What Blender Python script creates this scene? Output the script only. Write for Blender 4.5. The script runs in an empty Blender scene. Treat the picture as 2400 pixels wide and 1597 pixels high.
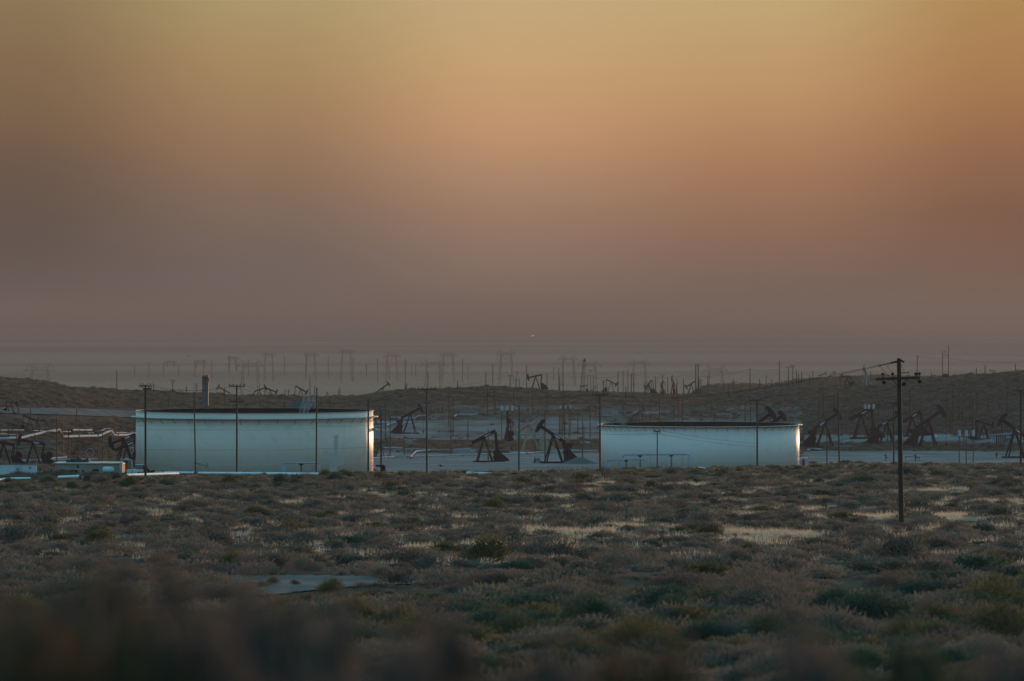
import bpy, math, random
import numpy as np
from mathutils import Vector, Matrix

random.seed(7)
rng = np.random.default_rng(7)
SC = bpy.context.scene
COL = SC.collection
rad = math.radians

# ------------------------------------------------------------------ camera
HOR = 740.0            # image row of the horizon in the 2400 px wide photograph
FP = 10000.0           # focal length in those pixels (150 mm on 36 mm)
cam_d = bpy.data.cameras.new('camera')
cam = bpy.data.objects.new('camera', cam_d)
COL.objects.link(cam)
cam.location = (0, 0, 0)
cam.rotation_euler = (rad(90), 0, 0)
cam_d.lens = 150; cam_d.sensor_width = 36
cam_d.shift_y = -(798.5 - HOR) / 2400.0
cam_d.clip_start = 0.5; cam_d.clip_end = 200000
cam_d.dof.use_dof = True; cam_d.dof.focus_distance = 620; cam_d.dof.aperture_fstop = 2.8
SC.camera = cam

# ------------------------------------------------------------------ sky, sun, exposure
SUN_AZ, SUN_EL = 18.5, 2.5
w = bpy.data.worlds.new('World'); SC.world = w; w.use_nodes = True
nt = w.node_tree; N = nt.nodes; L = nt.links
for n in list(N): N.remove(n)
out = N.new('ShaderNodeOutputWorld'); bg = N.new('ShaderNodeBackground')
sky = N.new('ShaderNodeTexSky'); sky.sky_type = 'NISHITA'; sky.sun_disc = False
sky.sun_elevation = rad(SUN_EL); sky.sun_rotation = rad(SUN_AZ)
sky.dust_density = 2.0; sky.ozone_density = 2.0; sky.air_density = 1.0
tc = N.new('ShaderNodeTexCoord'); sep = N.new('ShaderNodeSeparateXYZ')
L.new(tc.outputs['Generated'], sep.inputs[0])
def math_n(op, a, b=None, clamp=False):
    m = N.new('ShaderNodeMath'); m.operation = op; m.use_clamp = clamp
    for i, v in enumerate((a, b)):
        if v is None: continue
        if isinstance(v, (int, float)): m.inputs[i].default_value = v
        else: L.new(v, m.inputs[i])
    return m.outputs[0]
def srgb(r, g, b):
    f = lambda c: (c/255/12.92) if c/255 <= .04045 else ((c/255+.055)/1.055)**2.4
    return (f(r), f(g), f(b), 1)
def ramp(fac, stops):
    r = N.new('ShaderNodeValToRGB'); r.color_ramp.interpolation = 'LINEAR'
    e = r.color_ramp.elements
    while len(e) < len(stops): e.new(0.5)
    for i, (p, c) in enumerate(stops): e[i].position = p; e[i].color = c
    L.new(fac, r.inputs[0]); return r.outputs[0]
elev = math_n('MULTIPLY', math_n('ARCSINE', sep.outputs[2]), 180/math.pi)          # degrees
azim = math_n('MULTIPLY', math_n('ARCTAN2', sep.outputs[0], sep.outputs[1]), 180/math.pi)
ef = math_n('DIVIDE', elev, 30.0, True)
E = lambda d: d/30.0
UP = [(E(7), (.50, .44, .30, 1)), (E(14), (.30, .38, .42, 1)), (1, (.22, .30, .38, 1))]
def col_ramp(rows, k):
    st = [(E(max(0, (740-y)/FP0*180/math.pi)), tuple(v*1.055 for v in srgb(*c)[:3])+(1,)) for y, c in rows]
    return ramp(ef, st+[(p, (c[0]*k, c[1]*k, c[2]*k, 1)) for p, c in UP])
FP0 = 10000.0
# elevation gradients of the dusk sky at five azimuths, from the dull side to the sunset side
r_back = ramp(ef, [(0, (.06, .085, .11, 1)), (E(3), (.09, .12, .15, 1)), (E(10), (.16, .24, .30, 1)), (1, (.20, .30, .38, 1))])
r_a = col_ramp([(740, (94, 84, 79)), (520, (94, 80, 72)), (370, (108, 86, 69)), (300, (119, 94, 71)), (150, (130, 105, 76)), (0, (139, 117, 84))], .7)
r_b = col_ramp([(740, (106, 95, 91)), (600, (112, 98, 92)), (450, (133, 107, 87)), (300, (156, 121, 89)), (150, (167, 137, 95)), (0, (172, 151, 106))], .85)
r_c = col_ramp([(740, (126, 107, 99)), (600, (143, 116, 100)), (500, (158, 124, 101)), (400, (178, 137, 106)), (300, (195, 149, 110)), (150, (199, 162, 115)), (0, (196, 168, 124))], 1)
r_d = col_ramp([(740, (115, 97, 89)), (680, (119, 98, 88)), (540, (145, 107, 86)), (400, (166, 121, 88)), (200, (190, 149, 104)), (0, (194, 165, 117))], 1)
r_e = col_ramp([(740, (117, 91, 76)), (500, (127, 89, 69)), (350, (148, 104, 73)), (200, (167, 121, 77)), (0, (174, 136, 85))], .9)
def seg(a0, a1, ca, cb):
    m = N.new('ShaderNodeMapRange'); m.interpolation_type = 'SMOOTHSTEP'; m.inputs['From Min'].default_value = a0; m.inputs['From Max'].default_value = a1
    L.new(azim, m.inputs['Value']); x = N.new('ShaderNodeMixRGB'); L.new(m.outputs[0], x.inputs[0]); L.new(ca, x.inputs[1]); L.new(cb, x.inputs[2]); return x.outputs[0]
o_s = seg(-45, -6.6, r_back, r_a); o_s = seg(-6.6, -3.3, o_s, r_b); o_s = seg(-3.3, 0, o_s, r_c); o_s = seg(0, 3.4, o_s, r_d); o_s = seg(3.4, 6.6, o_s, r_e)
o_s = seg(50, 110, o_s, r_back)
nis = N.new('ShaderNodeMixRGB'); nis.blend_type = 'MULTIPLY'; nis.inputs[0].default_value = 1
SKY_STR = 0.30
L.new(sky.outputs[0], nis.inputs[1]); nis.inputs[2].default_value = (SKY_STR*1.80, SKY_STR*2.70, SKY_STR*2.50, 1)
hz = ramp(ef, [(0, (1, 1, 1, 1)), (E(4.5), (1, 1, 1, 1)), (E(9), (.6, .6, .6, 1)), (E(22), (0, 0, 0, 1))])
mx = N.new('ShaderNodeMixRGB'); L.new(hz, mx.inputs[0]); L.new(nis.outputs[0], mx.inputs[1]); L.new(o_s, mx.inputs[2])
L.new(mx.outputs[0], bg.inputs[0]); bg.inputs[1].default_value = 1.0
L.new(bg.outputs[0], out.inputs[0])
w.cycles.sampling_method = 'AUTOMATIC'

sun_d = bpy.data.lights.new('sun', 'SUN'); sun_d.energy = 4.6; sun_d.angle = rad(.6); sun_d.color = (1, .50, .26)
sun = bpy.data.objects.new('sun', sun_d); COL.objects.link(sun)
sdir = Vector((math.sin(rad(SUN_AZ))*math.cos(rad(SUN_EL)), math.cos(rad(SUN_AZ))*math.cos(rad(SUN_EL)), math.sin(rad(SUN_EL))))
sun.rotation_euler = sdir.to_track_quat('Z', 'Y').to_euler(); sun.location = (0, 0, 60)

SC.view_settings.view_transform = 'Standard'; SC.view_settings.look = 'None'
SC.view_settings.exposure = 0.0; SC.view_settings.gamma = 1.0
SC.view_settings.use_curve_mapping = False
SC.cycles.volume_bounces = 1; SC.cycles.max_bounces = 8; SC.cycles.transparent_max_bounces = 8
SC.cycles.use_denoising = True

# ------------------------------------------------------------------ terrain
def I(x, tab):
    return np.interp(x, [t[0] for t in tab], [t[1] for t in tab])
NEAR = [(0, -1.7), (6, -1.85), (14, -2.4), (25, -3.4), (45, -4.6), (70, -5.95), (100, -7.5), (140, -9.25), (170, -10.35), (210, -11.85), (278, -13.85), (350, -15.75)]
BROW = [(-400, 1140), (0, 1136), (350, 1121), (900, 1111), (1200, 1109), (1500, 1102), (1870, 1096), (2400, 1087), (2800, 1084)]
CREST = [(-400, 880), (0, 888), (100, 896), (145, 908), (155, 911), (300, 919), (480, 926), (600, 932), (760, 934), (850, 931), (900, 923), (950, 917), (1150, 913),
         (1300, 919), (1400, 922), (1520, 927), (1660, 930), (1700, 925), (1750, 917), (1900, 910), (2040, 907), (2100, 897), (2160, 889), (2300, 881), (2400, 872), (2800, 860)]
CRESTY = [(-400, 1500), (0, 1500), (150, 1600), (300, 1800), (900, 2000), (1700, 2000), (2000, 1900), (2400, 1750), (2800, 1700)]
FOOT = [(-400, 975), (0, 978), (320, 978), (900, 985), (1400, 985), (1900, 985), (2400, 975), (2800, 975)]
HILL2 = [(1560, 1000), (1610, 925), (1660, 904), (1750, 900), (1790, 903), (1840, 898), (1870, 891), (1950, 887), (2050, 881), (2200, 884), (2400, 877), (2800, 877)]
FARP = [(2900, -72), (3600, -77), (5500, -84.5), (8000, -90), (15000, -92), (1e6, -92)]
RG = np.concatenate([np.geomspace(5, 3200, 900), np.geomspace(3250, 70000, 60)])
PG = np.arange(-400, 2801, 20.0)
ZG = np.zeros((len(PG), len(RG)))
for i, p in enumerate(PG):
    nodes = list(NEAR)
    b = I(p, BROW)
    for r, g in ((430, 38), (495, 17), (560, 5), (620, 0)):
        py = b + (1190-b)*g/80.0
        nodes.append((r, -(py-HOR)/FP*r))
    cy = I(p, CRESTY); ft = cy-300
    FL = [(700, 1118), (760, 1117), (800, 1116), (900, 1105), (960, 1101), (1100, 1085), (1250, 1067), (1400, 1043), (1550, 1021), (1700, 1000), (1850, 985)]
    for r, py in FL:
        py = min(py, b+2) if r < 900 and p < 300 else py
        if r < ft-60: nodes.append((r, -(py-HOR)/FP*r))
    nodes.append((ft, -(I(p, FOOT)-HOR)/FP*ft))
    zc = -(I(p, CREST)-HOR)/FP*cy; zf = nodes[-1][1]
    nodes.append((ft+110, zf+.50*(zc-zf))); nodes.append((ft+200, zf+.80*(zc-zf)))
    nodes.append((cy, zc)); nodes.append((cy+90, zc-.5)); nodes.append((cy+350, zc-14))
    for r, z in FARP: nodes.append((max(r, cy+800), z))
    zz = np.interp(RG, [n[0] for n in nodes], [n[1] for n in nodes])
    h2 = I(p, HILL2)
    if h2 < 990:
        z2 = -(h2-HOR)/FP*2750 - ((RG-2750)/300.0)**2*9
        zz = np.maximum(zz, z2)
    k = np.ones(5)/5
    zs = np.convolve(np.pad(zz, 2, mode='edge'), k, 'valid')
    ZG[i] = zs
_wv = [(rng.uniform(0, 6.283), rng.uniform(0, 6.283)) for _ in range(40)]
def wnoise(x, y, wl, s=0, n=7):
    o = 0
    for k in range(n):
        a, ph = _wv[(s+k) % 40]; f = 6.283/wl*(0.6+0.22*k)
        o = o + np.sin((x*math.cos(a+k)+y*math.sin(a+k))*f+ph+1.7*np.sin((x*math.sin(a)-y*math.cos(a))*f*.41+ph*2))
    return o/n*1.6
def height(x, y):
    x = np.asarray(x, float); y = np.asarray(y, float)
    r = np.maximum(np.hypot(x, y), 5.0)
    px = np.where(y > 1, 1200+FP*x/np.maximum(y, 1), np.where(x > 0, 2800, -400))
    px = np.clip(px, -400, 2799.9)
    fi = (px+400)/20; i0 = fi.astype(int); f = fi-i0
    jr = np.interp(r, RG, np.arange(len(RG))); jr = np.clip(jr, 0, len(RG)-1.001); j0 = jr.astype(int); g = jr-j0
    z = (ZG[i0, j0]*(1-f)+ZG[i0+1, j0]*f)*(1-g)+(ZG[i0, j0+1]*(1-f)+ZG[i0+1, j0+1]*f)*g
    amp1 = np.interp(r, [5, 60, 500, 620, 700, 1700, 1850, 2600, 4000], [0, .10, .16, .10, .06, .1, .8, .8, 0])
    wl2 = wnoise(x, y, 70., 3)
    amp0 = np.interp(r, [5, 60, 500, 620], [0, .06, .08, .04])
    return z + amp1*wl2*np.where(r > 1700, 1.0, .0) + amp1*wnoise(x, y, 14., 9)*np.where(r > 1700, .12, .8) + amp0*wnoise(x, y, 5., 20)
def hz1(x, y): return float(height(x, y))
def at(px, py, Y): return Vector(((px-1200)/FP*Y, Y, -(py-HOR)/FP*Y))
def findY(px, py, lo, hi):
    ys = np.geomspace(lo, hi, 500); xs = (px-1200)/FP*ys
    pys = HOR - height(xs, ys)/ys*FP
    d = pys-py
    run = np.minimum.accumulate(pys)
    idx = np.where(run <= py)[0]
    if len(idx) == 0: return float(ys[np.argmin(d)])
    return float(ys[idx[0]])
def ground(px, py, lo, hi):
    Y = findY(px, py, lo, hi); x = (px-1200)/FP*Y
    return Vector((x, Y, hz1(x, Y)))
REG = {'A': (0, 800, 4.356), 'B': (450, 800, 4.356), 'C': (850, 800, 4.356), 'D': (1250, 800, 4.356), 'E': (1600, 800, 4.751), 'F': (1950, 800, 4.751),
       'G': (1100, 980, 7.857), 'H': (850, 930, 7.857), 'I': (0, 980, 7.142), 'J': (1360, 880, 8.418), 'K': (1380, 830, 7.857), 'L': (2040, 820, 5.4056), 'M': (660, 900, 9.82)}
def Rp(reg, x, y):
    ox, oy, s = REG[reg]; return ox+x/s, oy+y/s

# ------------------------------------------------------------------ helpers
class MB:
    def __init__(s): s.v = []; s.f = []
    def add(s, vs, fs):
        o = len(s.v); s.v += [tuple(v) for v in vs]; s.f += [tuple(i+o for i in f) for f in fs]; return s
    def box(s, c, d, m=None):
        x, y, z = d[0]/2, d[1]/2, d[2]/2
        vs = [Vector((a*x, b*y, e*z)) for a in (-1, 1) for b in (-1, 1) for e in (-1, 1)]
        if m: vs = [m @ v for v in vs]
        vs = [v+Vector(c) for v in vs]
        return s.add(vs, [(0, 1, 3, 2), (4, 6, 7, 5), (0, 4, 5, 1), (2, 3, 7, 6), (0, 2, 6, 4), (1, 5, 7, 3)])
    def bar(s, p, q, a, b=None):
        b = b or a; p = Vector(p); q = Vector(q); d = (q-p).normalized()
        u = d.cross(Vector((0, 1, 0)))
        if u.length < .1: u = d.cross(Vector((0, 0, 1)))
        u.normalize(); v = d.cross(u).normalized()
        vs = [e+u*(i*a/2)+v*(j*b/2) for e in (p, q) for i, j in ((-1, -1), (1, -1), (1, 1), (-1, 1))]
        return s.add(vs, [(3, 2, 1, 0), (4, 5, 6, 7), (0, 1, 5, 4), (1, 2, 6, 5), (2, 3, 7, 6), (3, 0, 4, 7)])
    def tube(s, p, q, r1, r2=None, n=8, cap=True):
        r2 = r1 if r2 is None else r2; p = Vector(p); q = Vector(q); d = (q-p).normalized()
        u = d.cross(Vector((0, 1, 0)))
        if u.length < .1: u = d.cross(Vector((0, 0, 1)))
        u.normalize(); v = d.cross(u).normalized(); vs = []
        for e, r in ((p, r1), (q, r2)):
            for k in range(n):
                a = 2*math.pi*k/n; vs.append(e+u*(r*math.cos(a))+v*(r*math.sin(a)))
        fs = [(k, (k+1) % n, n+(k+1) % n, n+k) for k in range(n)]
        if cap: fs += [tuple(range(n-1, -1, -1)), tuple(range(n, 2*n))]
        return s.add(vs, fs)
    def poly(s, pts, r, n=6):
        # one continuous skin along the whole run
        pts = [Vector(p) for p in pts]; vs = []; m = len(pts)
        for i, p in enumerate(pts):
            d = (pts[min(i+1, m-1)]-pts[max(i-1, 0)]).normalized()
            u = d.cross(Vector((0, 1, 0)))
            if u.length < .05: u = Vector((0, 0, 1))
            u.normalize(); v = d.cross(u).normalized()
            for k in range(n):
                q = 2*math.pi*k/n; vs.append(p+u*(r*math.cos(q))+v*(r*math.sin(q)))
        fs = [(i*n+k, i*n+(k+1) % n, (i+1)*n+(k+1) % n, (i+1)*n+k) for i in range(m-1) for k in range(n)]
        return s.add(vs, fs)
    def ring(s, prof, n=64, closed=True):
        vs = []; m = len(prof)
        for k in range(n):
            a = 2*math.pi*k/n
            for r, z in prof: vs.append((r*math.cos(a), r*math.sin(a), z))
        fs = []
        for k in range(n):
            for j in range(m if closed else m-1):
                j2 = (j+1) % m
                fs.append((k*m+j, ((k+1) % n)*m+j, ((k+1) % n)*m+j2, k*m+j2))
        return s.add(vs, fs)
    def prism(s, pts, axis_depth, m=None, center=(0, 0, 0)):
        n = len(pts); vs = []
        for yy in (-axis_depth/2, axis_depth/2):
            for x, z in pts: vs.append(Vector((x, yy, z)))
        if m: vs = [m @ v for v in vs]
        vs = [v+Vector(center) for v in vs]
        fs = [tuple(range(n)), tuple(range(2*n-1, n-1, -1))]+[(k, n+k, n+(k+1) % n, (k+1) % n) for k in range(n)]
        return s.add(vs, fs)
    def mesh(s, name, mat, smooth=False):
        me = bpy.data.meshes.new(name); me.from_pydata(s.v, [], s.f)
        if mat: me.materials.append(mat)
        if smooth: me.polygons.foreach_set('use_smooth', [True]*len(me.polygons))
        me.update(); return me
    def build(s, name, mat, parent=None, smooth=False, loc=None):
        return link(name, s.mesh(name, mat, smooth), parent, loc)
def link(name, me, parent=None, loc=None):
    o = bpy.data.objects.new(name, me); COL.objects.link(o)
    if parent: o.parent = parent
    if loc is not None: o.location = loc
    return o
def tag(o, label=None, cat=None, group=None, kind=None):
    if label: o['label'] = label
    if cat: o['category'] = cat
    if group: o['group'] = group
    if kind: o['kind'] = kind
    return o
def empty(name, loc=(0, 0, 0), rz=0, sc=1):
    o = bpy.data.objects.new(name, None); COL.objects.link(o); o.location = loc; o.rotation_euler = (0, 0, rz); o.scale = (sc, sc, sc)
    o.empty_display_size = .2
    return o

def mat(name, c, rough=.7, metal=0., c2=None, scale=1.0, dist=0.0, spec=.3, detail=6, stretch=None, obj_coords=True, thr=(.4, .6), bump=0.0):
    m = bpy.data.materials.new(name); m.use_nodes = True; t = m.node_tree; b = t.nodes['Principled BSDF']
    b.inputs['Roughness'].default_value = rough; b.inputs['Metallic'].default_value = metal
    b.inputs['Specular IOR Level'].default_value = spec
    if c2 is None: c2 = tuple(x*.7 for x in c)
    tcn = t.nodes.new('ShaderNodeTexCoord'); mp = t.nodes.new('ShaderNodeMapping')
    t.links.new(tcn.outputs['Object'], mp.inputs[0])
    if stretch: mp.inputs['Scale'].default_value = stretch
    nz = t.nodes.new('ShaderNodeTexNoise'); nz.inputs['Scale'].default_value = scale; nz.inputs['Detail'].default_value = detail; nz.inputs['Distortion'].default_value = dist
    t.links.new(mp.outputs[0], nz.inputs['Vector'])
    r = t.nodes.new('ShaderNodeValToRGB'); r.color_ramp.elements[0].position = thr[0]; r.color_ramp.elements[1].position = thr[1]
    r.color_ramp.elements[0].color = (*c, 1); r.color_ramp.elements[1].color = (*c2, 1)
    t.links.new(nz.outputs[0], r.inputs[0]); t.links.new(r.outputs[0], b.inputs['Base Color'])
    if bump:
        bp = t.nodes.new('ShaderNodeBump'); bp.inputs['Strength'].default_value = bump; bp.inputs['Distance'].default_value = .05
        t.links.new(nz.outputs[0], bp.inputs['Height']); t.links.new(bp.outputs[0], b.inputs['Normal'])
    return m
M = {}
M['wood'] = mat('weathered_wood', (.075, .045, .030), .85, c2=(.13, .075, .045), scale=3, stretch=(1, 1, .1))
M['wood_dark'] = mat('creosote_wood', (.035, .026, .022), .85, c2=(.07, .045, .03), scale=3, stretch=(1, 1, .1))
M['steel_dark'] = mat('dark_painted_steel', (.016, .019, .027), .85, c2=(.024, .022, .026), scale=1.3, thr=(.5, .75), spec=.12)
M['steel_blue'] = mat('blue_grey_steel', (.05, .065, .085), .85, c2=(.07, .05, .045), scale=1.3, thr=(.5, .75), spec=.12)
M['steel_beige'] = mat('beige_painted_steel', (.34, .27, .19), .85, c2=(.22, .15, .10), scale=1.5, thr=(.5, .75), spec=.12)
M['steel_tan'] = mat('faded_tan_steel', (.22, .15, .13), .85, c2=(.15, .10, .08), scale=1.5, spec=.12)
M['steel_grey'] = mat('pale_grey_steel', (.28, .29, .28), .85, c2=(.2, .19, .17), scale=1.5, spec=.12)
M['steel_green'] = mat('faded_green_steel', (.035, .10, .085), .85, c2=(.05, .08, .06), scale=1.5, spec=.12)
M['red'] = mat('faded_red_paint', (.22, .025, .018), .6, c2=(.14, .03, .02), scale=2)
M['plate'] = mat('white_name_plate', (.45, .5, .55), .5, c2=(.38, .42, .46), scale=4)
M['pipe'] = mat('aluminium_pipe_cladding', (.36, .42, .48), .9, 0, c2=(.28, .33, .38), scale=2, spec=.04)
M['pipe_bright'] = mat('sky_sheen_pipe_cladding', (.84, .88, .90), .6, 0, c2=(.74, .79, .82), scale=2, spec=.15)  # reflected overhead sky put into the pale base colour of the front pipes
M['pipe_dull'] = mat('dull_pipe_cladding', (.30, .36, .42), .9, 0, c2=(.22, .25, .28), scale=1.5, spec=.03)
M['pipe_yellow'] = mat('faded_yellow_rail', (.32, .24, .10), .6, c2=(.25, .17, .08), scale=2)
M['can'] = mat('grey_transformer_paint', (.32, .40, .47), .5, c2=(.24, .30, .36), scale=3)
M['porc'] = mat('brown_porcelain', (.02, .018, .018), .7, c2=(.03, .025, .022), scale=3, spec=.05)
M['wire'] = mat('weathered_conductor', (.02, .02, .02), .9, 0, c2=(.03, .03, .03), scale=3, spec=.02)
M['rust'] = mat('rusty_inner_wall', (.012, .010, .011), .9, c2=(.008, .007, .008), scale=.25, stretch=(1, 1, .3), thr=(.35, .65))
M['roof_rust'] = mat('dark_floating_roof', (.012, .010, .011), .9, c2=(.009, .008, .009), scale=.2)
M['girder'] = mat('cream_girder_paint', (.46, .46, .42), .6, c2=(.36, .34, .30), scale=1)
M['bracket'] = mat('stained_bracket_steel', (.20, .17, .15), .7, c2=(.13, .10, .09), scale=2)
M['white'] = mat('off_white_enamel', (.60, .64, .66), .5, c2=(.50, .53, .55), scale=.7)
M['galv'] = mat('galvanised_rail', (.30, .33, .34), .8, 0, c2=(.24, .27, .28), scale=2, spec=.1)
M['tan'] = mat('tan_block_wall', (.33, .27, .22), .85, c2=(.26, .21, .17), scale=.5)
M['glass'] = mat('dark_window_glass', (.03, .04, .05), .12, c2=(.02, .03, .035), scale=1, spec=.6)
M['black'] = mat('black_rubber', (.015, .015, .016), .8, c2=(.025, .022, .02), scale=3)
M['dirt_road'] = mat('pale_dirt_road', (.19, .185, .175), .95, c2=(.13, .118, .102), scale=.12, detail=9, thr=(.35, .7), bump=.15, spec=0.0)
M['pad'] = mat('graded_pale_dirt', (.16, .16, .155), .95, c2=(.11, .107, .10), scale=.06, detail=9, thr=(.35, .7), bump=.15, spec=0.0)
M['tower'] = mat('grey_green_sheet_cladding', (.09, .11, .105), .85, c2=(.07, .08, .075), scale=.5, stretch=(3, 3, .3))
M['pylon'] = mat('galvanised_lattice_steel', (.05, .05, .05), .8, 0, c2=(.10, .10, .10), scale=.3)
M['bird'] = mat('dark_plumage', (.03, .025, .02), .8, c2=(.04, .03, .03), scale=8)
M['orange'] = mat('orange_marker_paint', (.5, .12, .03), .5, c2=(.4, .1, .03), scale=3)
M['rock'] = mat('grey_rubble', (.20, .20, .195), .95, c2=(.12, .12, .12), scale=2)
M['litter'] = mat('drab_olive', (.16, .15, .08), .8, c2=(.10, .10, .06), scale=2)

def tank_mat(name, c, c2, stain):
    m = bpy.data.materials.new(name); m.use_nodes = True; t = m.node_tree; n = t.nodes; l = t.links; b = n['Principled BSDF']
    b.inputs['Roughness'].default_value = .55; b.inputs['Specular IOR Level'].default_value = .35
    tcn = n.new('ShaderNodeTexCoord')
    def noise(sc, st, det=6, lo=.45, hi=.6):
        mp = n.new('ShaderNodeMapping'); mp.inputs['Scale'].default_value = st; l.new(tcn.outputs['Object'], mp.inputs[0])
        z = n.new('ShaderNodeTexNoise'); z.inputs['Scale'].default_value = sc; z.inputs['Detail'].default_value = det; l.new(mp.outputs[0], z.inputs['Vector'])
        mr = n.new('ShaderNodeMapRange'); mr.inputs['From Min'].default_value = lo; mr.inputs['From Max'].default_value = hi
        l.new(z.outputs[0], mr.inputs['Value']); return mr.outputs[0]
    def mix(f, a, cb, s=1.0):
        x = n.new('ShaderNodeMixRGB'); ml = n.new('ShaderNodeMath'); ml.operation = 'MULTIPLY'; ml.inputs[1].default_value = s
        l.new(f, ml.inputs[0]); l.new(ml.outputs[0], x.inputs[0])
        if isinstance(a, tuple): x.inputs[1].default_value = (*a, 1)
        else: l.new(a, x.inputs[1])
        x.inputs[2].default_value = (*cb, 1); return x.outputs[0]
    o = mix(noise(.12, (1, 1, .6), 3, .42, .62), c, c2, .5)
    o = mix(noise(.8, (1, 1, .10), 8, .52, .78), o, stain, .16)      # rust runs
    o = mix(noise(.45, (1, 1, 1), 9, .56, .66), o, stain, .16)         # blotches
    l.new(o, b.inputs['Base Color']); return m
M['tank1'] = tank_mat('weathered_cream_tank_paint', (.77, .61, .52), (.69, .55, .47), (.35, .29, .24))
M['tank2'] = tank_mat('weathered_white_tank_paint', (.80, .69, .64), (.73, .63, .58), (.46, .39, .34))

def leaf_mat(name, ca, cb, trans=.25):
    m = bpy.data.materials.new(name); m.use_nodes = True; t = m.node_tree; n = t.nodes; l = t.links; b = n['Principled BSDF']
    b.inputs['Roughness'].default_value = .9; b.inputs['Specular IOR Level'].default_value = .1
    oi = n.new('ShaderNodeObjectInfo'); r = n.new('ShaderNodeValToRGB')
    r.color_ramp.elements[0].color = (*ca, 1); r.color_ramp.elements[1].color = (*cb, 1)
    l.new(oi.outputs['Random'], r.inputs[0]); l.new(r.outputs[0], b.inputs['Base Color'])
    tr = n.new('ShaderNodeBsdfTranslucent'); l.new(r.outputs[0], tr.inputs[0])
    mxs = n.new('ShaderNodeMixShader'); mxs.inputs[0].default_value = trans
    l.new(b.outputs[0], mxs.inputs[1]); l.new(tr.outputs[0], mxs.inputs[2]); l.new(mxs.outputs[0], n['Material Output'].inputs[0])
    return m
M['brush'] = leaf_mat('dusky_brown_twigs', (.125, .098, .080), (.235, .182, .145))
M['brush2'] = leaf_mat('grey_sage_leaves', (.11, .10, .085), (.20, .175, .14))
M['green'] = leaf_mat('grey_green_leaves', (.050, .088, .070), (.085, .115, .070))
M['olive'] = leaf_mat('olive_leaves', (.10, .09, .045), (.15, .12, .06))
M['straw'] = leaf_mat('dry_straw_blades', (.46, .38, .28), (.62, .52, .40), .4)
M['near'] = leaf_mat('dark_near_twigs', (.085, .072, .064), (.125, .105, .090))  # near set: darker brush colours, partly lens edge darkening put into them
M['near_g'] = leaf_mat('dark_near_leaves', (.04, .06, .045), (.06, .075, .045))
M['near_o'] = leaf_mat('rusty_near_leaves', (.075, .055, .032), (.095, .07, .04))

# ------------------------------------------------------------------ ground sheet
def zone_attr(x, y):
    r = np.hypot(x, y); px = np.where(y > 1, 1200+FP*x/np.maximum(y, 1), 0); z = height(x, y)
    py = np.where(y > 1, HOR - z/np.maximum(y, 1)*FP, 2000)
    n1 = wnoise(x, y, 60., 5); n2 = wnoise(x, y, 23., 15); n3 = wnoise(x, y, 9., 25)
    bare = np.zeros_like(r)
    fl = (r > 640) & (py > 985) & (r < 2300)
    b = .55+.5*n1+.25*n2
    b = np.where(px < 340, -.05+.4*n1+.3*n2, b)
    b = np.where((px > 870) & (px < 1420) & (py > 1062) & (r > 640), 1.3, b)
    b = np.where((px > 870) & (px < 1420) & (py > 1033) & (py < 1053), -.2+.3*n1, b)
    b = np.where((px > 870) & (px < 1420) & (py < 1033), .75+.35*n1+.2*n2, b)
    b = np.where((px > 1880) & (py > 1058) & (py < 1086), 1.3, b)
    b = np.where((px > 1880) & (py > 1038) & (py <= 1057), -.1+.3*n1, b)
    b = np.where((px > 1880) & (py > 1020) & (py <= 1037), .9+.3*n1, b)
    b = np.where((px > 1880) & (py <= 1020), -.05+.3*n1, b)
    b = np.where((px > 1430) & (px < 1880), .5+.3*n1, b)
    bare = np.where(fl, np.clip(b, 0, 1), 0)
    hl = (py <= 985) & (r < 2300) & (r > 1200)
    hb = np.clip(-.05+.2*n1+.22*n2, 0, .35) + np.where((px > 1000) & (px < 1880) & (py > 950), .30+.2*n1, 0)
    hb = np.clip(hb*np.where((px > 1950), .5, 1), 0, 1)
    bare = np.where(hl, np.clip(hb, 0, .75), bare)
    st = np.clip((n3*.6+n2*.8-.40)*2.4, 0, 1)
    w_ = np.interp(r, [120, 190, 250, 420, 540, 640], [.0, .4, .7, .65, .4, .15])*np.interp(px, [0, 500, 900, 1200, 2400], [.25, .45, .9, 1, 1])
    straw = np.where(r < 640, np.maximum(st*w_, np.clip(.18+.25*n2, 0, 1)*np.interp(r, [120, 220], [.3, 1])), np.clip(-.1+.4*n2, 0, 1)*.3)
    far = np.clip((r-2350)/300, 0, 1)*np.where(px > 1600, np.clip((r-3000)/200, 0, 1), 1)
    return bare, straw, far
angs = np.concatenate([np.linspace(-180, -20, 28, endpoint=False), np.linspace(-20, -9.5, 40, endpoint=False), np.arange(-9.5, 9.5, .06), np.linspace(9.5, 20, 40, endpoint=False), np.linspace(20, 180, 28, endpoint=False)])
rings = np.concatenate([np.geomspace(3, 100, 90, endpoint=False), np.geomspace(100, 2700, 420, endpoint=False), np.geomspace(2700, 60000, 70)])
nA, nR = len(angs), len(rings)
AA, RR = np.meshgrid(np.radians(angs), rings)
GX = RR*np.sin(AA); GY = RR*np.cos(AA); GZ = height(GX, GY)
co = np.stack([GX.ravel(), GY.ravel(), GZ.ravel()], 1)
co = np.vstack([co, [[0, 0, -1.7]]])
a = np.arange(nR-1)[:, None]*nA+np.arange(nA)[None, :]; a2 = np.arange(nR-1)[:, None]*nA+(np.arange(nA)[None, :]+1) % nA
quads = np.stack([a, a+nA, a2+nA, a2], -1).reshape(-1, 4)
me = bpy.data.meshes.new('ground')
ctr = len(co)-1
tri = np.array([(ctr, k, (k+1) % nA) for k in range(nA)])
me.vertices.add(len(co)); me.vertices.foreach_set('co', co.ravel())
loops = np.concatenate([quads.ravel(), tri.ravel()])
me.loops.add(len(loops)); me.loops.foreach_set('vertex_index', loops)
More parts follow.
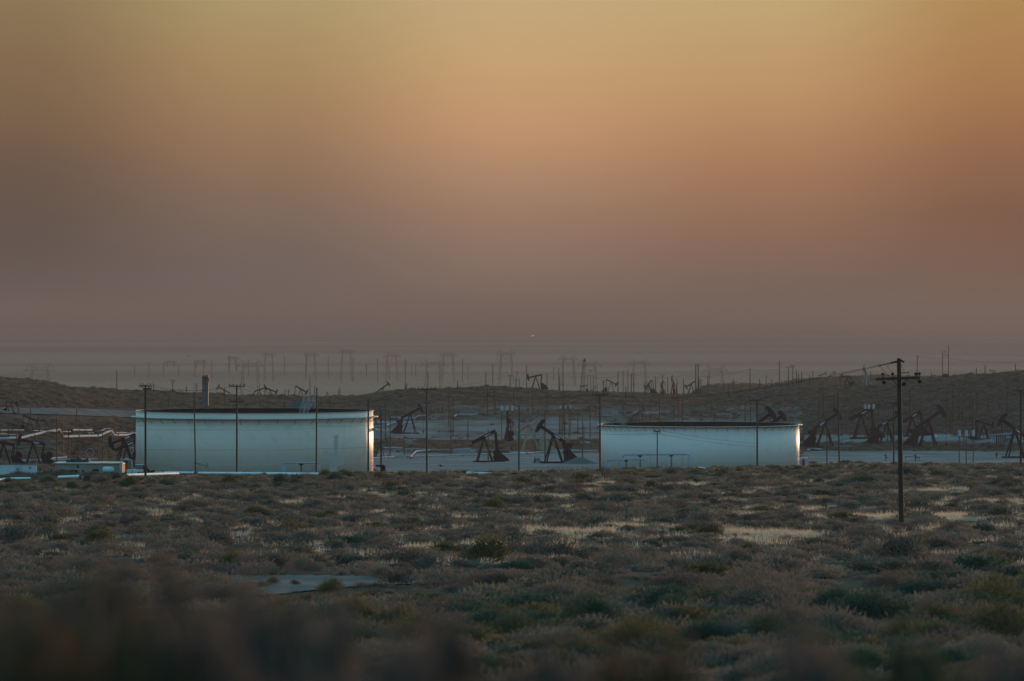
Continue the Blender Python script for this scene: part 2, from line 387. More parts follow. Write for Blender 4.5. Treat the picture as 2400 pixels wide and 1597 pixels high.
starts = np.concatenate([np.arange(len(quads))*4, len(quads)*4+np.arange(len(tri))*3])
me.polygons.add(len(starts)); me.polygons.foreach_set('loop_start', starts)
me.polygons.foreach_set('use_smooth', np.ones(len(starts), bool))
me.update(calc_edges=True)
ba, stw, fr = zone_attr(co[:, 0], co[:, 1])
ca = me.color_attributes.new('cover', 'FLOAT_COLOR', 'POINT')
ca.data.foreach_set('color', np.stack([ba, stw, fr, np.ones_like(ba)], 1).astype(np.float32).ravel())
gm = bpy.data.materials.new('desert_soil'); gm.use_nodes = True
t = gm.node_tree; n_ = t.nodes; l_ = t.links; b_ = n_['Principled BSDF']; b_.inputs['Roughness'].default_value = .95; b_.inputs['Specular IOR Level'].default_value = 0.0; b_.inputs['Roughness'].default_value = 1.0
at_ = n_.new('ShaderNodeAttribute'); at_.attribute_name = 'cover'
sp_ = n_.new('ShaderNodeSeparateColor'); l_.new(at_.outputs['Color'], sp_.inputs[0])
geo = n_.new('ShaderNodeNewGeometry')
def gnoise(sc, c1, c2, lo=.35, hi=.65, det=8, vs=(1, 1, 1)):
    mp = n_.new('ShaderNodeMapping'); mp.inputs['Scale'].default_value = vs; l_.new(geo.outputs['Position'], mp.inputs[0])
    z = n_.new('ShaderNodeTexNoise'); z.inputs['Scale'].default_value = sc; z.inputs['Detail'].default_value = det; l_.new(mp.outputs[0], z.inputs['Vector'])
    r = n_.new('ShaderNodeValToRGB'); r.color_ramp.elements[0].position = lo; r.color_ramp.elements[1].position = hi
    r.color_ramp.elements[0].color = (*c1, 1); r.color_ramp.elements[1].color = (*c2, 1); l_.new(z.outputs[0], r.inputs[0]); return r.outputs[0]
def gmix(f, a, b):
    x = n_.new('ShaderNodeMixRGB'); l_.new(f, x.inputs[0]); l_.new(a, x.inputs[1]); l_.new(b, x.inputs[2]); return x.outputs[0]
soil = gnoise(.25, (.060, .046, .036), (.105, .082, .064))
strawc = gnoise(.45, (.22, .18, .135), (.13, .105, .08), .38, .62)
barec = gnoise(.05, (.27, .265, .255), (.17, .16, .148))
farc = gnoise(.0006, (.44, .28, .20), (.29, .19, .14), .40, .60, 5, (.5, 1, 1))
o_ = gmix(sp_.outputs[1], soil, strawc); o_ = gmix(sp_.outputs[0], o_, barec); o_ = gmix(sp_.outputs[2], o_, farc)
l_.new(o_, b_.inputs['Base Color'])
bn = n_.new('ShaderNodeTexNoise'); bn.inputs['Scale'].default_value = 1.2; bn.inputs['Detail'].default_value = 8; l_.new(geo.outputs['Position'], bn.inputs['Vector'])
bp = n_.new('ShaderNodeBump'); bp.inputs['Strength'].default_value = .3; bp.inputs['Distance'].default_value = .08
l_.new(bn.outputs[0], bp.inputs['Height']); l_.new(bp.outputs[0], b_.inputs['Normal'])
me.materials.append(gm)
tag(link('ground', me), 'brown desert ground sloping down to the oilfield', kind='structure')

# roads and graded pads: sheets draped a little above the soil
ROADS = []
def drape(name, pts_top, pts_bot, lo, hi, m, lift, nseg=60, nv=8):
    """strip between an upper and a lower outline given along the picture's columns, laid on the ground where they stand"""
    x0, x1 = max(pts_top[0][0], pts_bot[0][0]), min(pts_top[-1][0], pts_bot[-1][0])
    vs = []; ring_pts = []
    for i in range(nseg+1):
        px = x0+(x1-x0)*i/nseg
        pt = I(px, pts_top); pb = max(I(px, pts_bot), pt+.3)
        Yt, Yb = findY(px, pt, lo, hi), findY(px, pb, lo, hi)
        jt = 0.0
        for j in range(nv+1):
            Y = Yb+(Yt-Yb)*j/nv + jt; x = (px-1200)/FP*Y
            vs.append((x, Y, hz1(x, Y)+lift))
    f = [(i*(nv+1)+j, (i+1)*(nv+1)+j, (i+1)*(nv+1)+j+1, i*(nv+1)+j+1) for i in range(nseg) for j in range(nv)]
    b = MB(); b.add(vs, f); o = b.build(name, m, smooth=True); tag(o, kind='structure')
    ROADS.append((pts_top, pts_bot, lo, hi)); return o
o = drape('dirt_road', [(540, 1353), (700, 1351), (850, 1354), (1060, 1361)], [(540, 1400), (640, 1397), (740, 1386), (850, 1376), (1060, 1368)], 60, 230, M['dirt_road'], .045)
o['label'] = 'pale dirt road curving behind the blurred brush'
o = drape('dirt_road', [(-300, 1164), (0, 1156), (160, 1152), (330, 1143), (480, 1136), (560, 1134)], [(-300, 1172), (0, 1163), (160, 1158), (330, 1147), (480, 1139), (560, 1136)], 300, 650, M['dirt_road'], .05)
o['label'] = 'narrow dirt track in front of the green shrubs'
o = drape('dirt_patch', [(1475, 1326), (1560, 1324)], [(1475, 1341), (1560, 1331)], 90, 300, M['dirt_road'], .05, 20)
o['label'] = 'small bare dirt patch among the brush'
o = drape('dirt_road', [(-300, 960), (0, 958), (180, 960), (340, 966)], [(-300, 970), (0, 971), (180, 976), (340, 982)], 900, 2000, M['pad'], .30)
o['label'] = 'wide grey dirt road below the dark hill'

# ------------------------------------------------------------------ haze
hb = MB(); hb.box((0, 0, -16), (126000, 126000, 156))
HZ = bpy.data.materials.new('dusty_air'); HZ.use_nodes = True
ht = HZ.node_tree
for n in list(ht.nodes):
    if n.type != 'OUTPUT_MATERIAL': ht.nodes.remove(n)
pv = ht.nodes.new('ShaderNodeVolumePrincipled'); pv.inputs['Color'].default_value = (.146, .152, .174, 1)
pv.inputs['Density'].default_value = 1.05e-4; pv.inputs['Anisotropy'].default_value = .35
ht.links.new(pv.outputs[0], ht.nodes['Material Output'].inputs['Volume'])
hz_o = hb.build('haze', HZ); tag(hz_o, kind='stuff', label='dusty evening haze over the valley')
HZ.cycles.homogeneous_volume = True

# ------------------------------------------------------------------ shared pieces
def cyl_mesh(name, r1, r2, h, m, n=10):
    b = MB(); b.tube((0, 0, 0), (0, 0, h), r1, r2, n); return b.mesh(name, m, True)
MESH = {}
MESH['shaft'] = cyl_mesh('pole_shaft', 1.15, .85, 1, M['wood'])          # scaled per pole
MESH['shaft_d'] = cyl_mesh('pole_shaft', 1.15, .9, 1, M['wood_dark'])
b = MB(); b.box((0, 0, 0), (1, 1, 1)); MESH['arm'] = b.mesh('crossarm', M['wood_dark'])
b = MB()
b.tube((0, 0, 0), (0, 0, .16), .02, .02, 5); b.tube((0, 0, .12), (0, 0, .2), .055, .09, 7); b.tube((0, 0, .2), (0, 0, .28), .09, .05, 7)
MESH['insulator'] = b.mesh('insulator', M['porc'])
b = MB(); b.tube((0, 0, 0), (0, 0, .95), .28, .28, 10); b.tube((0, 0, .95), (0, 0, 1.02), .30, .22, 10)
b.tube((.12, 0, 1.0), (.12, 0, 1.25), .04, .03, 6); b.tube((-.12, 0, 1.0), (-.12, 0, 1.25), .04, .03, 6); b.box((0, .25, .5), (.16, .14, .5))
MESH['can'] = b.mesh('transformer_can', M['can'])
def brace_mesh():
    b = MB(); b.bar((-.55, -.1, 0), (0, -.1, -.5), .035); b.bar((.55, -.1, 0), (0, -.1, -.5), .035); return b.mesh('brace', M['steel_dark'])
MESH['brace'] = brace_mesh()

AUTO = []   # (object, description, zone, px): numbered from the left afterwards
def pole(px, pt, pb, kind='bare', zone=None, label=None, lo=650, hi=2100, Y=None, r=.13, arm=2.4, lean=0., dark=False, group=None, cans=0, desc=None, arm_z=None):
    if Y is None: Y = findY(px, pb, lo, hi)
    x = (px-1200)/FP*Y; zg = hz1(x, Y); zt = -(pt-HOR)/FP*Y; h = max(zt-zg, 1.5)
    root = empty('utility_pole', (x, Y, zg-.3))
    root.rotation_euler = (0, math.atan2(lean/FP*Y, h), random.uniform(-.25, .25))
    if Y > 900: r = r*1.3
    s = link('shaft', MESH['shaft_d' if dark or Y > 1400 else 'shaft'], root); s.scale = (r, r, h+.3); H = h+.3
    arms = {'bare': [], 'tee': [.15], 'double': [.15, 1.1], 'low': [.9], 'triple': [.15, .9, 1.7]}[kind]
    if arm_z is not None: arms = arm_z
    for k, dz in enumerate(arms):
        am = link('crossarm', MESH['arm'], root, (0, -r-.06, H-dz)); am.scale = (arm*(1 if k == 0 else .85), .10, .13)
        for ix in (-.46, -.22, .22, .46):
            i_ = link('insulator', MESH['insulator'], root, (ix*arm*(1 if k == 0 else .85), -r-.06, H-dz+.06))
            i_.scale = (1, 1, 1)
        if Y < 1400: link('brace', MESH['brace'], root, (0, -r, H-dz-.06))
    for k in range(cans):
        c = link('transformer_can', MESH['can'], root, ((k-(cans-1)/2)*.75, -r-.3, H-2.2))
    grp = group or ('bare poles standing over the oilfield' if kind == 'bare' else 'utility poles with crossarms')
    tag(root, label, 'utility pole', grp)
    if label is None:
        d = desc or {'bare': 'bare thin wooden pole', 'tee': 'one-armed pole', 'double': 'two-armed pole', 'low': 'pole with low crossarm', 'triple': 'pole with three crossarms'}[kind]
        AUTO.append((root, d, zone, px))
    return root, Vector((x, Y, zt))
def PL(reg, x, yt, yb, *a, **k):
    p1, t1 = Rp(reg, x, yt); p2, b1 = Rp(reg, x, yb); return pole(p1, t1, b1, *a, **k)

# ------------------------------------------------------------------ floating-roof tanks
def tank(name, cx, Y, radius, ztop, zbase, m, label, girder_drop, band, nb=60, gw=.95):
    root = empty(name, ((cx-1200)/FP*Y, Y, zbase)); H = ztop-zbase; R = radius; n = 160
    tag(root, label, 'storage tank', 'floating roof oil tanks')
    b = MB(); b.ring([(R, -.5), (R, H), (R-.03, H), (R-.03, -.5)], n); b.build('shell', m, root, True)
    b = MB(); b.ring([(R-.06, H-.01), (R-.06, H-4.6)], n, False); b.build('inner_wall', M['rust'], root, True)
    b = MB(); b.ring([(R-.07, H-3.6), (R-1.2, H-3.55), (R-1.6, H-4.1), (.05, H-4.0)], n, False); b.build('floating_roof', M['roof_rust'], root, True)
    b = MB(); b.ring([(R+.005, H-.07), (R+.09, H-.07), (R+.09, H+.02), (R-.05, H+.02)], n); b.build('rim', M['girder'], root, True)
    zg = H-girder_drop
    b = MB(); b.ring([(R+.004, zg), (R+gw, zg), (R+gw, zg-.10), (R+gw-.02, zg-.10), (R+gw-.02, zg-.02), (R+.004, zg-.02)], n); b.build('wind_girder', M['girder'], root, True)
    bm = MB(); bm.bar((0, 0, -.03), (.85, 0, -.03), .05); bm.bar((0, 0, -1.0), (.85, 0, -.06), .06); bm = bm.mesh('girder_bracket', M['bracket'])
    for k in range(nb):
        a_ = 2*math.pi*k/nb+.02
        o = link('girder_bracket', bm, root, ((R+.01)*math.cos(a_), (R+.01)*math.sin(a_), zg-.02)); o.rotation_euler = (0, 0, a_)
    # plate seams: three courses, thin weld laps
    for k in range(1, 5):
        zz = H*k/5; b = MB(); b.ring([(R+.002, zz-.02), (R+.010, zz-.02), (R+.010, zz+.02), (R+.002, zz+.02)], n); b.build('weld_seam', m, root, True)
    b = MB(); b.ring([(R+.002, 0), (R+.35, 0), (R+.35, .12), (R+.002, .12)], n); b.build('base_ring', M['bracket'], root)
    return root
def curved_patch(root, R, a0, a1, z0, z1, m, name='paint_patch', off=.012):
    b = MB(); k = 8; vs = []
    for i in range(k+1):
        a_ = a0+(a1-a0)*i/k
        for z in (z0, z1): vs.append(((R+off)*math.sin(a_), -(R+off)*math.cos(a_), z))
        for z in (z0, z1): vs.append(((R+.001)*math.sin(a_), -(R+.001)*math.cos(a_), z))
    f = []
    for i in range(k): a_ = i*4; f.append((a_, a_+4, a_+5, a_+1)); f.append((a_+1, a_+5, a_+7, a_+3)); f.append((a_+2, a_, a_+4, a_+6)[::-1])
    b.add(vs, f); return b.build(name, m, root)
R1, Y1 = 22.2, 800.0
z1t = -(969-HOR)/FP*(Y1-R1); z1b = hz1((597-1200)/FP*Y1, Y1-R1)-.1
T1 = tank('storage_tank', 597, Y1, R1, z1t, z1b, M['tank1'], 'taller cream storage tank with its edge lit orange and an upper band', 1.05, True, 42)
H1 = z1t-z1b
M['patch'] = mat('fresh_paint_patch', (.50, .46, .42), .6, c2=(.46, .42, .38), scale=.5)
for (xa, xb, ya, yb) in ((1492, 1532, 962, 1190), (1528, 1586, 1190, 1272), (1452, 1526, 1140, 1330)):
    def ang(x): return math.asin(((450+x/4.356)-597)/279.5)
    zt_ = -((800+ya/4.356)-HOR)/FP*(Y1-R1*.75)-z1b; zb_ = -((800+yb/4.356)-HOR)/FP*(Y1-R1*.75)-z1b
    curved_patch(T1, R1, ang(xa), ang(xb), max(zb_, .3), zt_, M['patch'])
R2, Y2 = 22.35, 960.0
z2t = -(1000.5-HOR)/FP*(Y2-R2); z2b = hz1((1640-1200)/FP*Y2, Y2-R2)-.1
T2 = tank('storage_tank', 1640, Y2, R2, z2t, z2b, M['tank2'], 'lower pale blue-white storage tank with rows of rim brackets', .04, False, 60, .75)
H2 = z2t-z2b
# stairways and platforms that belong to the tanks
def rails_stair(name, p, q, w_, m, parent, steps=14, post=1.0):
    """p bottom, q top in parent's space; handrails on both sides"""
    p = Vector(p); q = Vector(q); d = (q-p); side = Vector((0, 0, 1)).cross(d.normalized()); side.normalize(); up = Vector((0, 0, post))
    st = empty(name, (0, 0, 0)); st.parent = parent
    b = MB()
    for s_ in (-1, 1): b.bar(p+side*w_/2*s_, q+side*w_/2*s_, .06, .16)
    b.build('stringer', m, st)
    b = MB()
    for s_ in (-1, 1):
        o2 = side*w_/2*s_
        b.bar(p+o2+up, q+o2+up, .05); b.bar(p+o2+up*.5, q+o2+up*.5, .04)
        for k in range(6): e = p+d*k/5+o2; b.bar(e, e+up, .045)
    b.build('handrail', m, st)
    tm = MB(); tm.box((0, 0, 0), (.25, w_, .03)) if abs(d.x) > abs(d.y) else tm.box((0, 0, 0), (w_, .25, .03)); tm = tm.mesh('tread', m)
    for k in range(steps): link('tread', tm, st, p+d*(k+.5)/steps)
    return st
def rel(root, px, py, Y): return at(px, py, Y)-root.location
# taller tank: access ladder over the rim and gauge hood behind it
Yf = Y1+R1-1.5
rails_stair('rim_ladder', rel(T1, 707, 969, Yf-6), rel(T1, 720, 940, Yf), .8, M['galv'], T1)
rails_stair('rim_ladder', rel(T1, 715, 969, Yf-6), rel(T1, 731, 940, Yf-.5), .8, M['galv'], T1)
pf = empty('gauger_platform', (0, 0, 0)); pf.parent = T1
b = MB(); c_ = rel(T1, 724, 939, Yf+.6); b.box(c_, (2.4, 1.6, .08)); b.build('deck', M['galv'], pf)
for t_ in (-.75, .75):
    b = MB()
    for s_ in (-1.15, 0, 1.15): b.bar(c_+Vector((s_, t_, 0)), c_+Vector((s_, t_, 1.05)), .05)
    b.bar(c_+Vector((-1.15, t_, 1.05)), c_+Vector((1.15, t_, 1.05)), .05); b.bar(c_+Vector((-1.15, t_, .55)), c_+Vector((1.15, t_, .55)), .04)
    b.build('guardrail', M['galv'], pf)
for s_ in (-1.0, 1.0): b = MB(); b.bar(c_+Vector((s_, .3, 0)), c_+Vector((s_, -.3, -3.0)), .07); b.build('support', M['galv'], pf)
sc_ = empty('walkway_hood', (0, 0, 0)); sc_.parent = T1
b = MB(); vs = [rel(T1, 677, 959, Y1+R1+.6), rel(T1, 739, 959, Y1+R1+.6), rel(T1, 739, 940, Y1+R1+2.2), rel(T1, 689, 940, Y1+R1+2.2)]
vs2 = [v+Vector((0, .25, -.1)) for v in vs]; b.add(vs+vs2, [(0, 1, 2, 3), (7, 6, 5, 4), (0, 4, 5, 1), (1, 5, 6, 2), (2, 6, 7, 3), (3, 7, 4, 0)])
b.build('sloping_panel', M['tower'], sc_)
# walkway stubs that stick out past the sunlit edge
for (px_, py_, w_) in ((881, 977, 12), (879, 1007, 12)):
    b = MB(); p_ = rel(T1, 874, py_, Y1-1); q_ = rel(T1, px_+2, py_-1, Y1-1.5); b.tube(p_, q_, .16 if py_ < 1000 else .3, None, 10); b.build('nozzle', M['girder'], T1, True)
# lower tank: platform with rails and the stair running down to its rim
Yp = Y2-R2+5
pf = empty('gauger_platform', (0, 0, 0)); pf.parent = T2
a0 = rel(T2, 1412, 974, Y2-2); a1 = rel(T2, 1437, 974, Y2-2)
b = MB(); b.box((a0+a1)/2, (a1.x-a0.x, 1.6, .10)); b.build('deck', M['galv'], pf)
for t_ in (-.75, .75):
    b = MB()
    for k in range(6): e = a0.lerp(a1, k/5); b.bar(e+Vector((0, t_, 0)), e+Vector((0, t_, 1.5)), .05)
    for hh in (.6, 1.1, 1.5): b.bar(a0+Vector((0, t_, hh)), a1+Vector((0, t_, hh)), .045)
    b.build('guardrail', M['galv'], pf)
for e in (a0+Vector((.1, 0, 0)), a0.lerp(a1, .5), a1-Vector((.1, 0, 0))):
    for t_ in (-.7, .7): b = MB(); b.bar(e+Vector((0, t_, 0)), e+Vector((0, t_, -2.1)), .09); b.build('support', M['galv'], pf)
b = MB()
b.bar(a0+Vector((0, -.7, -.1)), a0.lerp(a1, .5)+Vector((0, -.7, -1.8)), .05); b.bar(a1+Vector((0, -.7, -.1)), a0.lerp(a1, .5)+Vector((0, -.7, -1.8)), .05)
b.build('diagonal_brace', M['galv'], pf)
b = MB()
pts = [a0.lerp(a1, .5)+Vector((.45*math.cos(t_), -.8, -.95+.45*math.sin(t_))) for t_ in np.linspace(0, 6.283, 15)]; b.poly(pts, .04, 5); b.build('hose_reel', M['galv'], pf)
rails_stair('rim_stair', rel(T2, 1466, 996, Y2-4), rel(T2, 1441, 971, Y2-2), .9, M['galv'], T2, 16)
rails_stair('rim_stair', rel(T2, 1459, 996, Y2-2), rel(T2, 1436, 973, Y2-.5), .9, M['galv'], T2, 16)

# ------------------------------------------------------------------ pumpjacks
def pump(px, pv, pb, d='R', tilt=20, yaw=20, head=True, color='steel_dark', head_mat=None, lo=650, hi=2100, Y=None, label=None, plate=False, group=None, crank=None, only=None, gear=True, beam=1.0, name='pumpjack', headl=1.0, cat='pumpjack', behind=0):
    """px: column of the post, pv/pb rows of beam pivot and base; tilt>0 lifts the head"""
    if Y is None and behind:
        cy = float(I(px, CRESTY)); Y = cy
        for q in range(60):
            Y = cy+q*8
            if (-(pv-HOR)/FP*Y-hz1((px-1200)/FP*Y, Y))/6.2 >= behind: break
    if Y is None: Y = findY(px, pb, lo, hi)
    x = (px-1200)/FP*Y; zg = hz1(x, Y); zp = -(pv-HOR)/FP*Y
    S = max((zp-zg)/6.2, .25)
    rz = rad(yaw) if d == 'R' else math.pi-rad(yaw)
    root = empty(name, (x, Y, zg), rz, S)
    tag(root, label, cat, group or 'pumpjacks working the oilfield')
    m = M[color]; hm = M[head_mat] if head_mat else m; W = 1.4 if Y > 1400 else 1.15; BW = W*(1.35 if not head else 1)
    b = MB()
    for s_ in (-.75, .75): b.box((-1.3, s_, .12), (8.2, .26, .45))
    for xx in (-5, -3.4, -1.2, .8, 2.4): b.box((xx, 0, .12), (.22, 1.3, .3))
    b.build('skid', m, root)
    for s_ in (-1, 1): bb = MB(); bb.bar((1.75, 1.05*s_, .3), (.12, .22*s_, 6.0), .26*W, .24*W); bb.build('leg', m, root)
    for s_ in (-1, 1): bb = MB(); bb.bar((-2.1, .55*s_, .3), (-.12, .18*s_, 6.0), .26*W, .22*W); bb.build('leg', m, root)
    b = MB(); b.bar((1.25, -.8, 2.0), (1.25, .8, 2.0), .12); b.bar((.75, -.55, 3.9), (.75, .55, 3.9), .12)
    for k in range(10): zz = .6+k*.52; t_ = (zz-.3)/5.7; xx = 1.75-1.63*t_; b.bar((xx+.02, -.95*(1-t_)-.35, zz), (xx+.02, -.95*(1-t_)+.05, zz), .03)
    b.build('ladder', m, root)
    b = MB(); b.box((0, 0, 6.12), (.7, .9, .34)); b.build('saddle_bearing', m, root)
    if only == 'post': return root
    t = rad(tilt); Rm = Matrix.Rotation(-t, 3, 'Y'); P0 = Vector((0, 0, 6.45))
    def B_(x_, y_, z_): return P0+Rm @ Vector((x_, y_, z_))
    LB, LF = -3.3*beam, 3.5*beam
    b = MB(); b.box(P0+Rm @ Vector(((LB+LF)/2, 0, .26*BW)), (LF-LB, .46, .07), Rm); b.box(P0+Rm @ Vector(((LB+LF)/2, 0, -.26*BW)), (LF-LB, .46, .07), Rm)
    b.box(P0+Rm @ Vector(((LB+LF)/2, 0, 0)), (LF-LB, .16, .52*BW), Rm)
    for k in range(6): xx = LB+.1+(LF-LB-.2)*k/5; b.box(P0+Rm @ Vector((xx, 0, 0)), (.06, .42, .5*BW), Rm)
    wb = b.build('walking_beam', m, root)
    if plate:
        b = MB()
        for s_ in (-1, 1): b.box(P0+Rm @ Vector((-.9*beam, s_*.245, 0)), (1.5, .02, .34), Rm)
        b.build('name_plate', M['plate'], root)
    if head:
        # arc-shaped horsehead
        Rr = 3.9*beam; pts = []
        for k in range(9):
            a_ = rad(-25*headl+k*50*headl/8); pts.append((Rr*math.cos(a_)+.35, Rr*math.sin(a_)))
        a_ = rad(25*headl); pts += [(Rr*math.cos(a_)-.35, Rr*math.sin(a_)+.05), (LF-.15, .55), (LF-.25, -.45), (Rr*math.cos(a_)-.15, -Rr*math.sin(a_))]
        b = MB(); b.prism(pts, .5, Rm, P0); b.build('horsehead', hm, root)
        # bridle down to the well
        xw = Rr+.38; top = B_(Rr*math.cos(t)+.36, 0, -Rr*math.sin(t)*.6)
        xw = max(P0.x+Rr+.34, top.x)
        b = MB()
        for s_ in (-.1, .1): b.tube((xw, s_, 6.45+Rr*math.sin(min(max(0, t), .3))), (xw, s_, 3.1), .025, .025, 5)
        b.box((xw, 0, 3.05), (.16, .5, .16)); b.tube((xw, 0, 3.0), (xw, 0, 1.2), .035, .035, 6); b.build('bridle', M['steel_dark'], root)
        b = MB(); b.tube((xw, 0, 0), (xw, 0, 1.2), .16, .12, 8); b.box((xw, 0, .7), (.7, .22, .22)); b.box((xw, 0, 1.15), (.3, .3, .14)); b.build('wellhead', M['steel_dark'], root)
    if gear:
        rear = B_(LB+.15, 0, -.35)
        CX, CZ = -3.35, 2.45
        b = MB(); b.box((CX, 0, 1.15), (1.5, 1.0, 1.7)); b.prism([(CX-.95, 1.95), (CX+.95, 1.95), (CX+.95, 2.7), (CX+.5, 3.05), (CX-.5, 3.05), (CX-.95, 2.7)], .95)
        b.build('gearbox', m, root)
        ph = rad(crank) if crank is not None else math.asin(max(-1, min(1, (rear.z-3.55-CZ)/1.15)))
        pin = Vector((CX+1.1*math.cos(ph), 0, CZ+1.1*math.sin(ph)))
        for s_ in (-1, 1):
            yy = s_*.78
            ck = MB(); e = Vector((CX-1.9*math.cos(ph), yy, CZ-1.9*math.sin(ph))); ck.bar((pin.x, yy, pin.z), e, .5*W, .14); ck = ck.build('crank_arm', m, root)
            cw = MB(); u = Vector((math.cos(ph), 0, math.sin(ph))); v = Vector((-math.sin(ph), 0, math.cos(ph))); c0 = Vector((CX, s_*.97, CZ))-u*1.35
            ring_ = [c0+u*(.85*math.cos(q))*.75+v*(.95*math.sin(q)) for q in np.linspace(0, 2*math.pi, 11)[:-1]]
            n = len(ring_); vs = [p+Vector((0, -.13, 0)) for p in ring_]+[p+Vector((0, .13, 0)) for p in ring_]
            cw.add(vs, [tuple(range(n)), tuple(range(2*n-1, n-1, -1))]+[(k, n+k, n+(k+1) % n, (k+1) % n) for k in range(n)]); cw = cw.build('counterweight', m, ck)
            pt = MB(); pt.bar((pin.x, s_*.9, pin.z), (rear.x, s_*.9, rear.z-.1), .2*W*(1.5 if not head else 1), .14*W); pt.build('pitman_arm', m, root)
        b = MB(); b.bar((rear.x, -1.05, rear.z-.1), (rear.x, 1.05, rear.z-.1), .3, .34); b.bar((rear.x, 0, rear.z-.1), B_(LB+.2, 0, -.1), .3, .3); b.build('equalizer', m, root)
        b = MB(); pts = [(CX-.1+1.15*math.cos(q), 1.55+1.15*math.sin(q)) for q in np.linspace(rad(20), rad(150), 8)]
        pts = pts+[(CX-2.9, .55), (CX-2.9, .25), (CX+.9, .25)]; b.prism(pts, .28, None, (0, .62+.6, 0)); b.build('belt_guard', m, root)
        b = MB(); b.tube((CX-2.4, -.5, .75), (CX-2.4, .6, .75), .36, .36, 10); b.box((CX-2.4, 0, .4), (.9, 1.1, .14)); b.build('motor', m, root)
    return root
def PP(reg, x, yv, yb, **k):
    a_, v = Rp(reg, x, yv); _, bb = Rp(reg, x, yb); return pump(a_, v, bb, **k)

gB = 'pumpjacks between the two tanks'; gR = 'pumpjacks past the lower tank'; gL = 'pumpjacks near the tan building'; gS = 'pumpjacks on the ridge skyline'
PP('C', 1240, 985, 1236, d='L', tilt=-27, yaw=-12, head=False, plate=True, label='dark headless pumpjack with its rear raised, on the graded bank', group=gB, lo=900, crank=90)
PP('C', 1945, 965, 1246, d='L', tilt=33, yaw=-14, plate=True, label='dark pumpjack with head thrown high beside the dirt mound, facing the headless one', group=gB, lo=900)
PP('C', 1705, 862, 1130, d='L', tilt=-33, yaw=-10, color='steel_beige', plate=True, label='beige pumpjack with its beam slanting steeply between two dark ones', group=gB, lo=900)
PP('C', 485, 745, 948, d='R', tilt=27, yaw=10, label='dark pumpjack standing behind the silver pipe bends near the taller tank', group=gB, lo=900)
PP('C', 1495, 800, 1022, d='L', tilt=10, yaw=82, label='rusty pumpjack seen end-on behind the transformer bank', group=gB, lo=900)
PP('C', 175, 1045, 1185, d='R', tilt=8, yaw=30, color='steel_green', label='faded green pumpjack low against the sunlit tank edge', group=gB, lo=900)
PP('C', 110, 735, 860, d='R', tilt=20, yaw=20, color='steel_green', label='faded green pumpjack with only its head above the tank edge', group=gB, lo=900)
# ridge
PP('B', 330, 505, 562, behind=.85, d='L', tilt=28, yaw=5, color='steel_tan', lo=1500, label='pale tan pumpjack just past the grey sheeted tower', group=gS)
PP('B', 690, 500, 548, behind=.85, d='R', tilt=20, yaw=0, lo=1500, label='dark ridge pumpjack with head up, front one of the crossed pair', group=gS, headl=1.2)
PP('B', 800, 500, 556, behind=.85, d='R', tilt=-22, yaw=0, lo=1500, label='dark ridge pumpjack with head down, rear one of the crossed pair', group=gS)
PP('B', 1110, 492, 566, behind=.85, d='R', tilt=-30, yaw=5, lo=1500, label='dark nodding pumpjack left of the rim ladder, head down', group=gS)
PP('B', 1380, 520, 580, behind=.85, d='R', only='post', lo=1500, label='bare A-frame post of a pumpjack without a beam', group=gS, yaw=0)
PP('B', 1950, 478, 545, behind=.85, d='R', tilt=35, yaw=5, lo=1500, label='dark ridge pumpjack with head up on the rising slope past the taller tank', group=gS)
PP('C', 447, 445, 495, d='R', tilt=5, yaw=78, lo=1500, label='dark pumpjack seen end-on at the ridge corner', group=gS)
PP('C', 1765, 362, 490, d='L', tilt=-12, yaw=-8, lo=1500, label='large ridge pumpjack with level beam and pale head drooping', group=gS, crank=45)
PP('D', 515, 458, 518, d='L', tilt=-12, yaw=0, head_mat='red', lo=1500, label='ridge pumpjack with a red head below the lattice mast', group=gS)
PP('D', 625, 468, 518, d='R', tilt=-5, yaw=5, color='steel_grey', lo=1500, label='pale grey ridge pumpjack behind the triple transformer poles', group=gS)
PP('D', 795, 420, 522, d='R', tilt=-27, yaw=0, color='steel_blue', lo=1500, label='blue-grey ridge pumpjack with a long head hanging down', group=gS)
PP('D', 1178, 435, 536, d='L', tilt=-40, yaw=-40, color='steel_blue', lo=1500, label='blue-grey ridge pumpjack turned partly away, first of the four', group=gS)
PP('D', 1318, 435, 545, d='L', tilt=-20, yaw=-76, lo=1500, label='end-on ridge pumpjack with a dull orange glint, second of the four', group=gS)
PP('D', 1430, 420, 546, d='L', tilt=30, yaw=-76, lo=1500, label='tallest end-on ridge pumpjack with a bright orange glint', group=gS)
PP('D', 1610, 440, 542, d='L', tilt=-32, yaw=-12, color='steel_blue', head_mat='red', lo=1500, label='ridge pumpjack with a rusty red drooping head, last of the four', group=gS)
PP('D', 1065, 738, 860, d='R', tilt=33, yaw=5, color='steel_blue', label='blue-grey pumpjack rising behind the rim of the lower tank', group=gS, lo=1000)
PP('E', 1545, 378, 425, d='R', tilt=18, yaw=0, color='steel_tan', Y=2650, label='reddish far pumpjack with lower head, first of the hilltop pair', group=gS)
PP('E', 1652, 378, 425, d='R', tilt=33, yaw=0, color='steel_tan', Y=2650, label='reddish far pumpjack with raised head, second of the hilltop pair', group=gS)
PP('E', 1828, 402, 505, d='L', tilt=10, yaw=-15, head_mat='red', lo=1500, label='dark hillside pumpjack with a small red head', group=gS)
PP('E', 2035, 345, 500, d='L', tilt=30, yaw=-70, color='steel_grey', lo=1500, label='pale grey pumpjack turned end-on at the hill top', group=gS)
PP('F', 1792, 330, 385, d='L', tilt=3, yaw=-5, head_mat='red', color='steel_tan', lo=1300, label='small dark red pumpjack with level beam on the dark hill', group=gS)
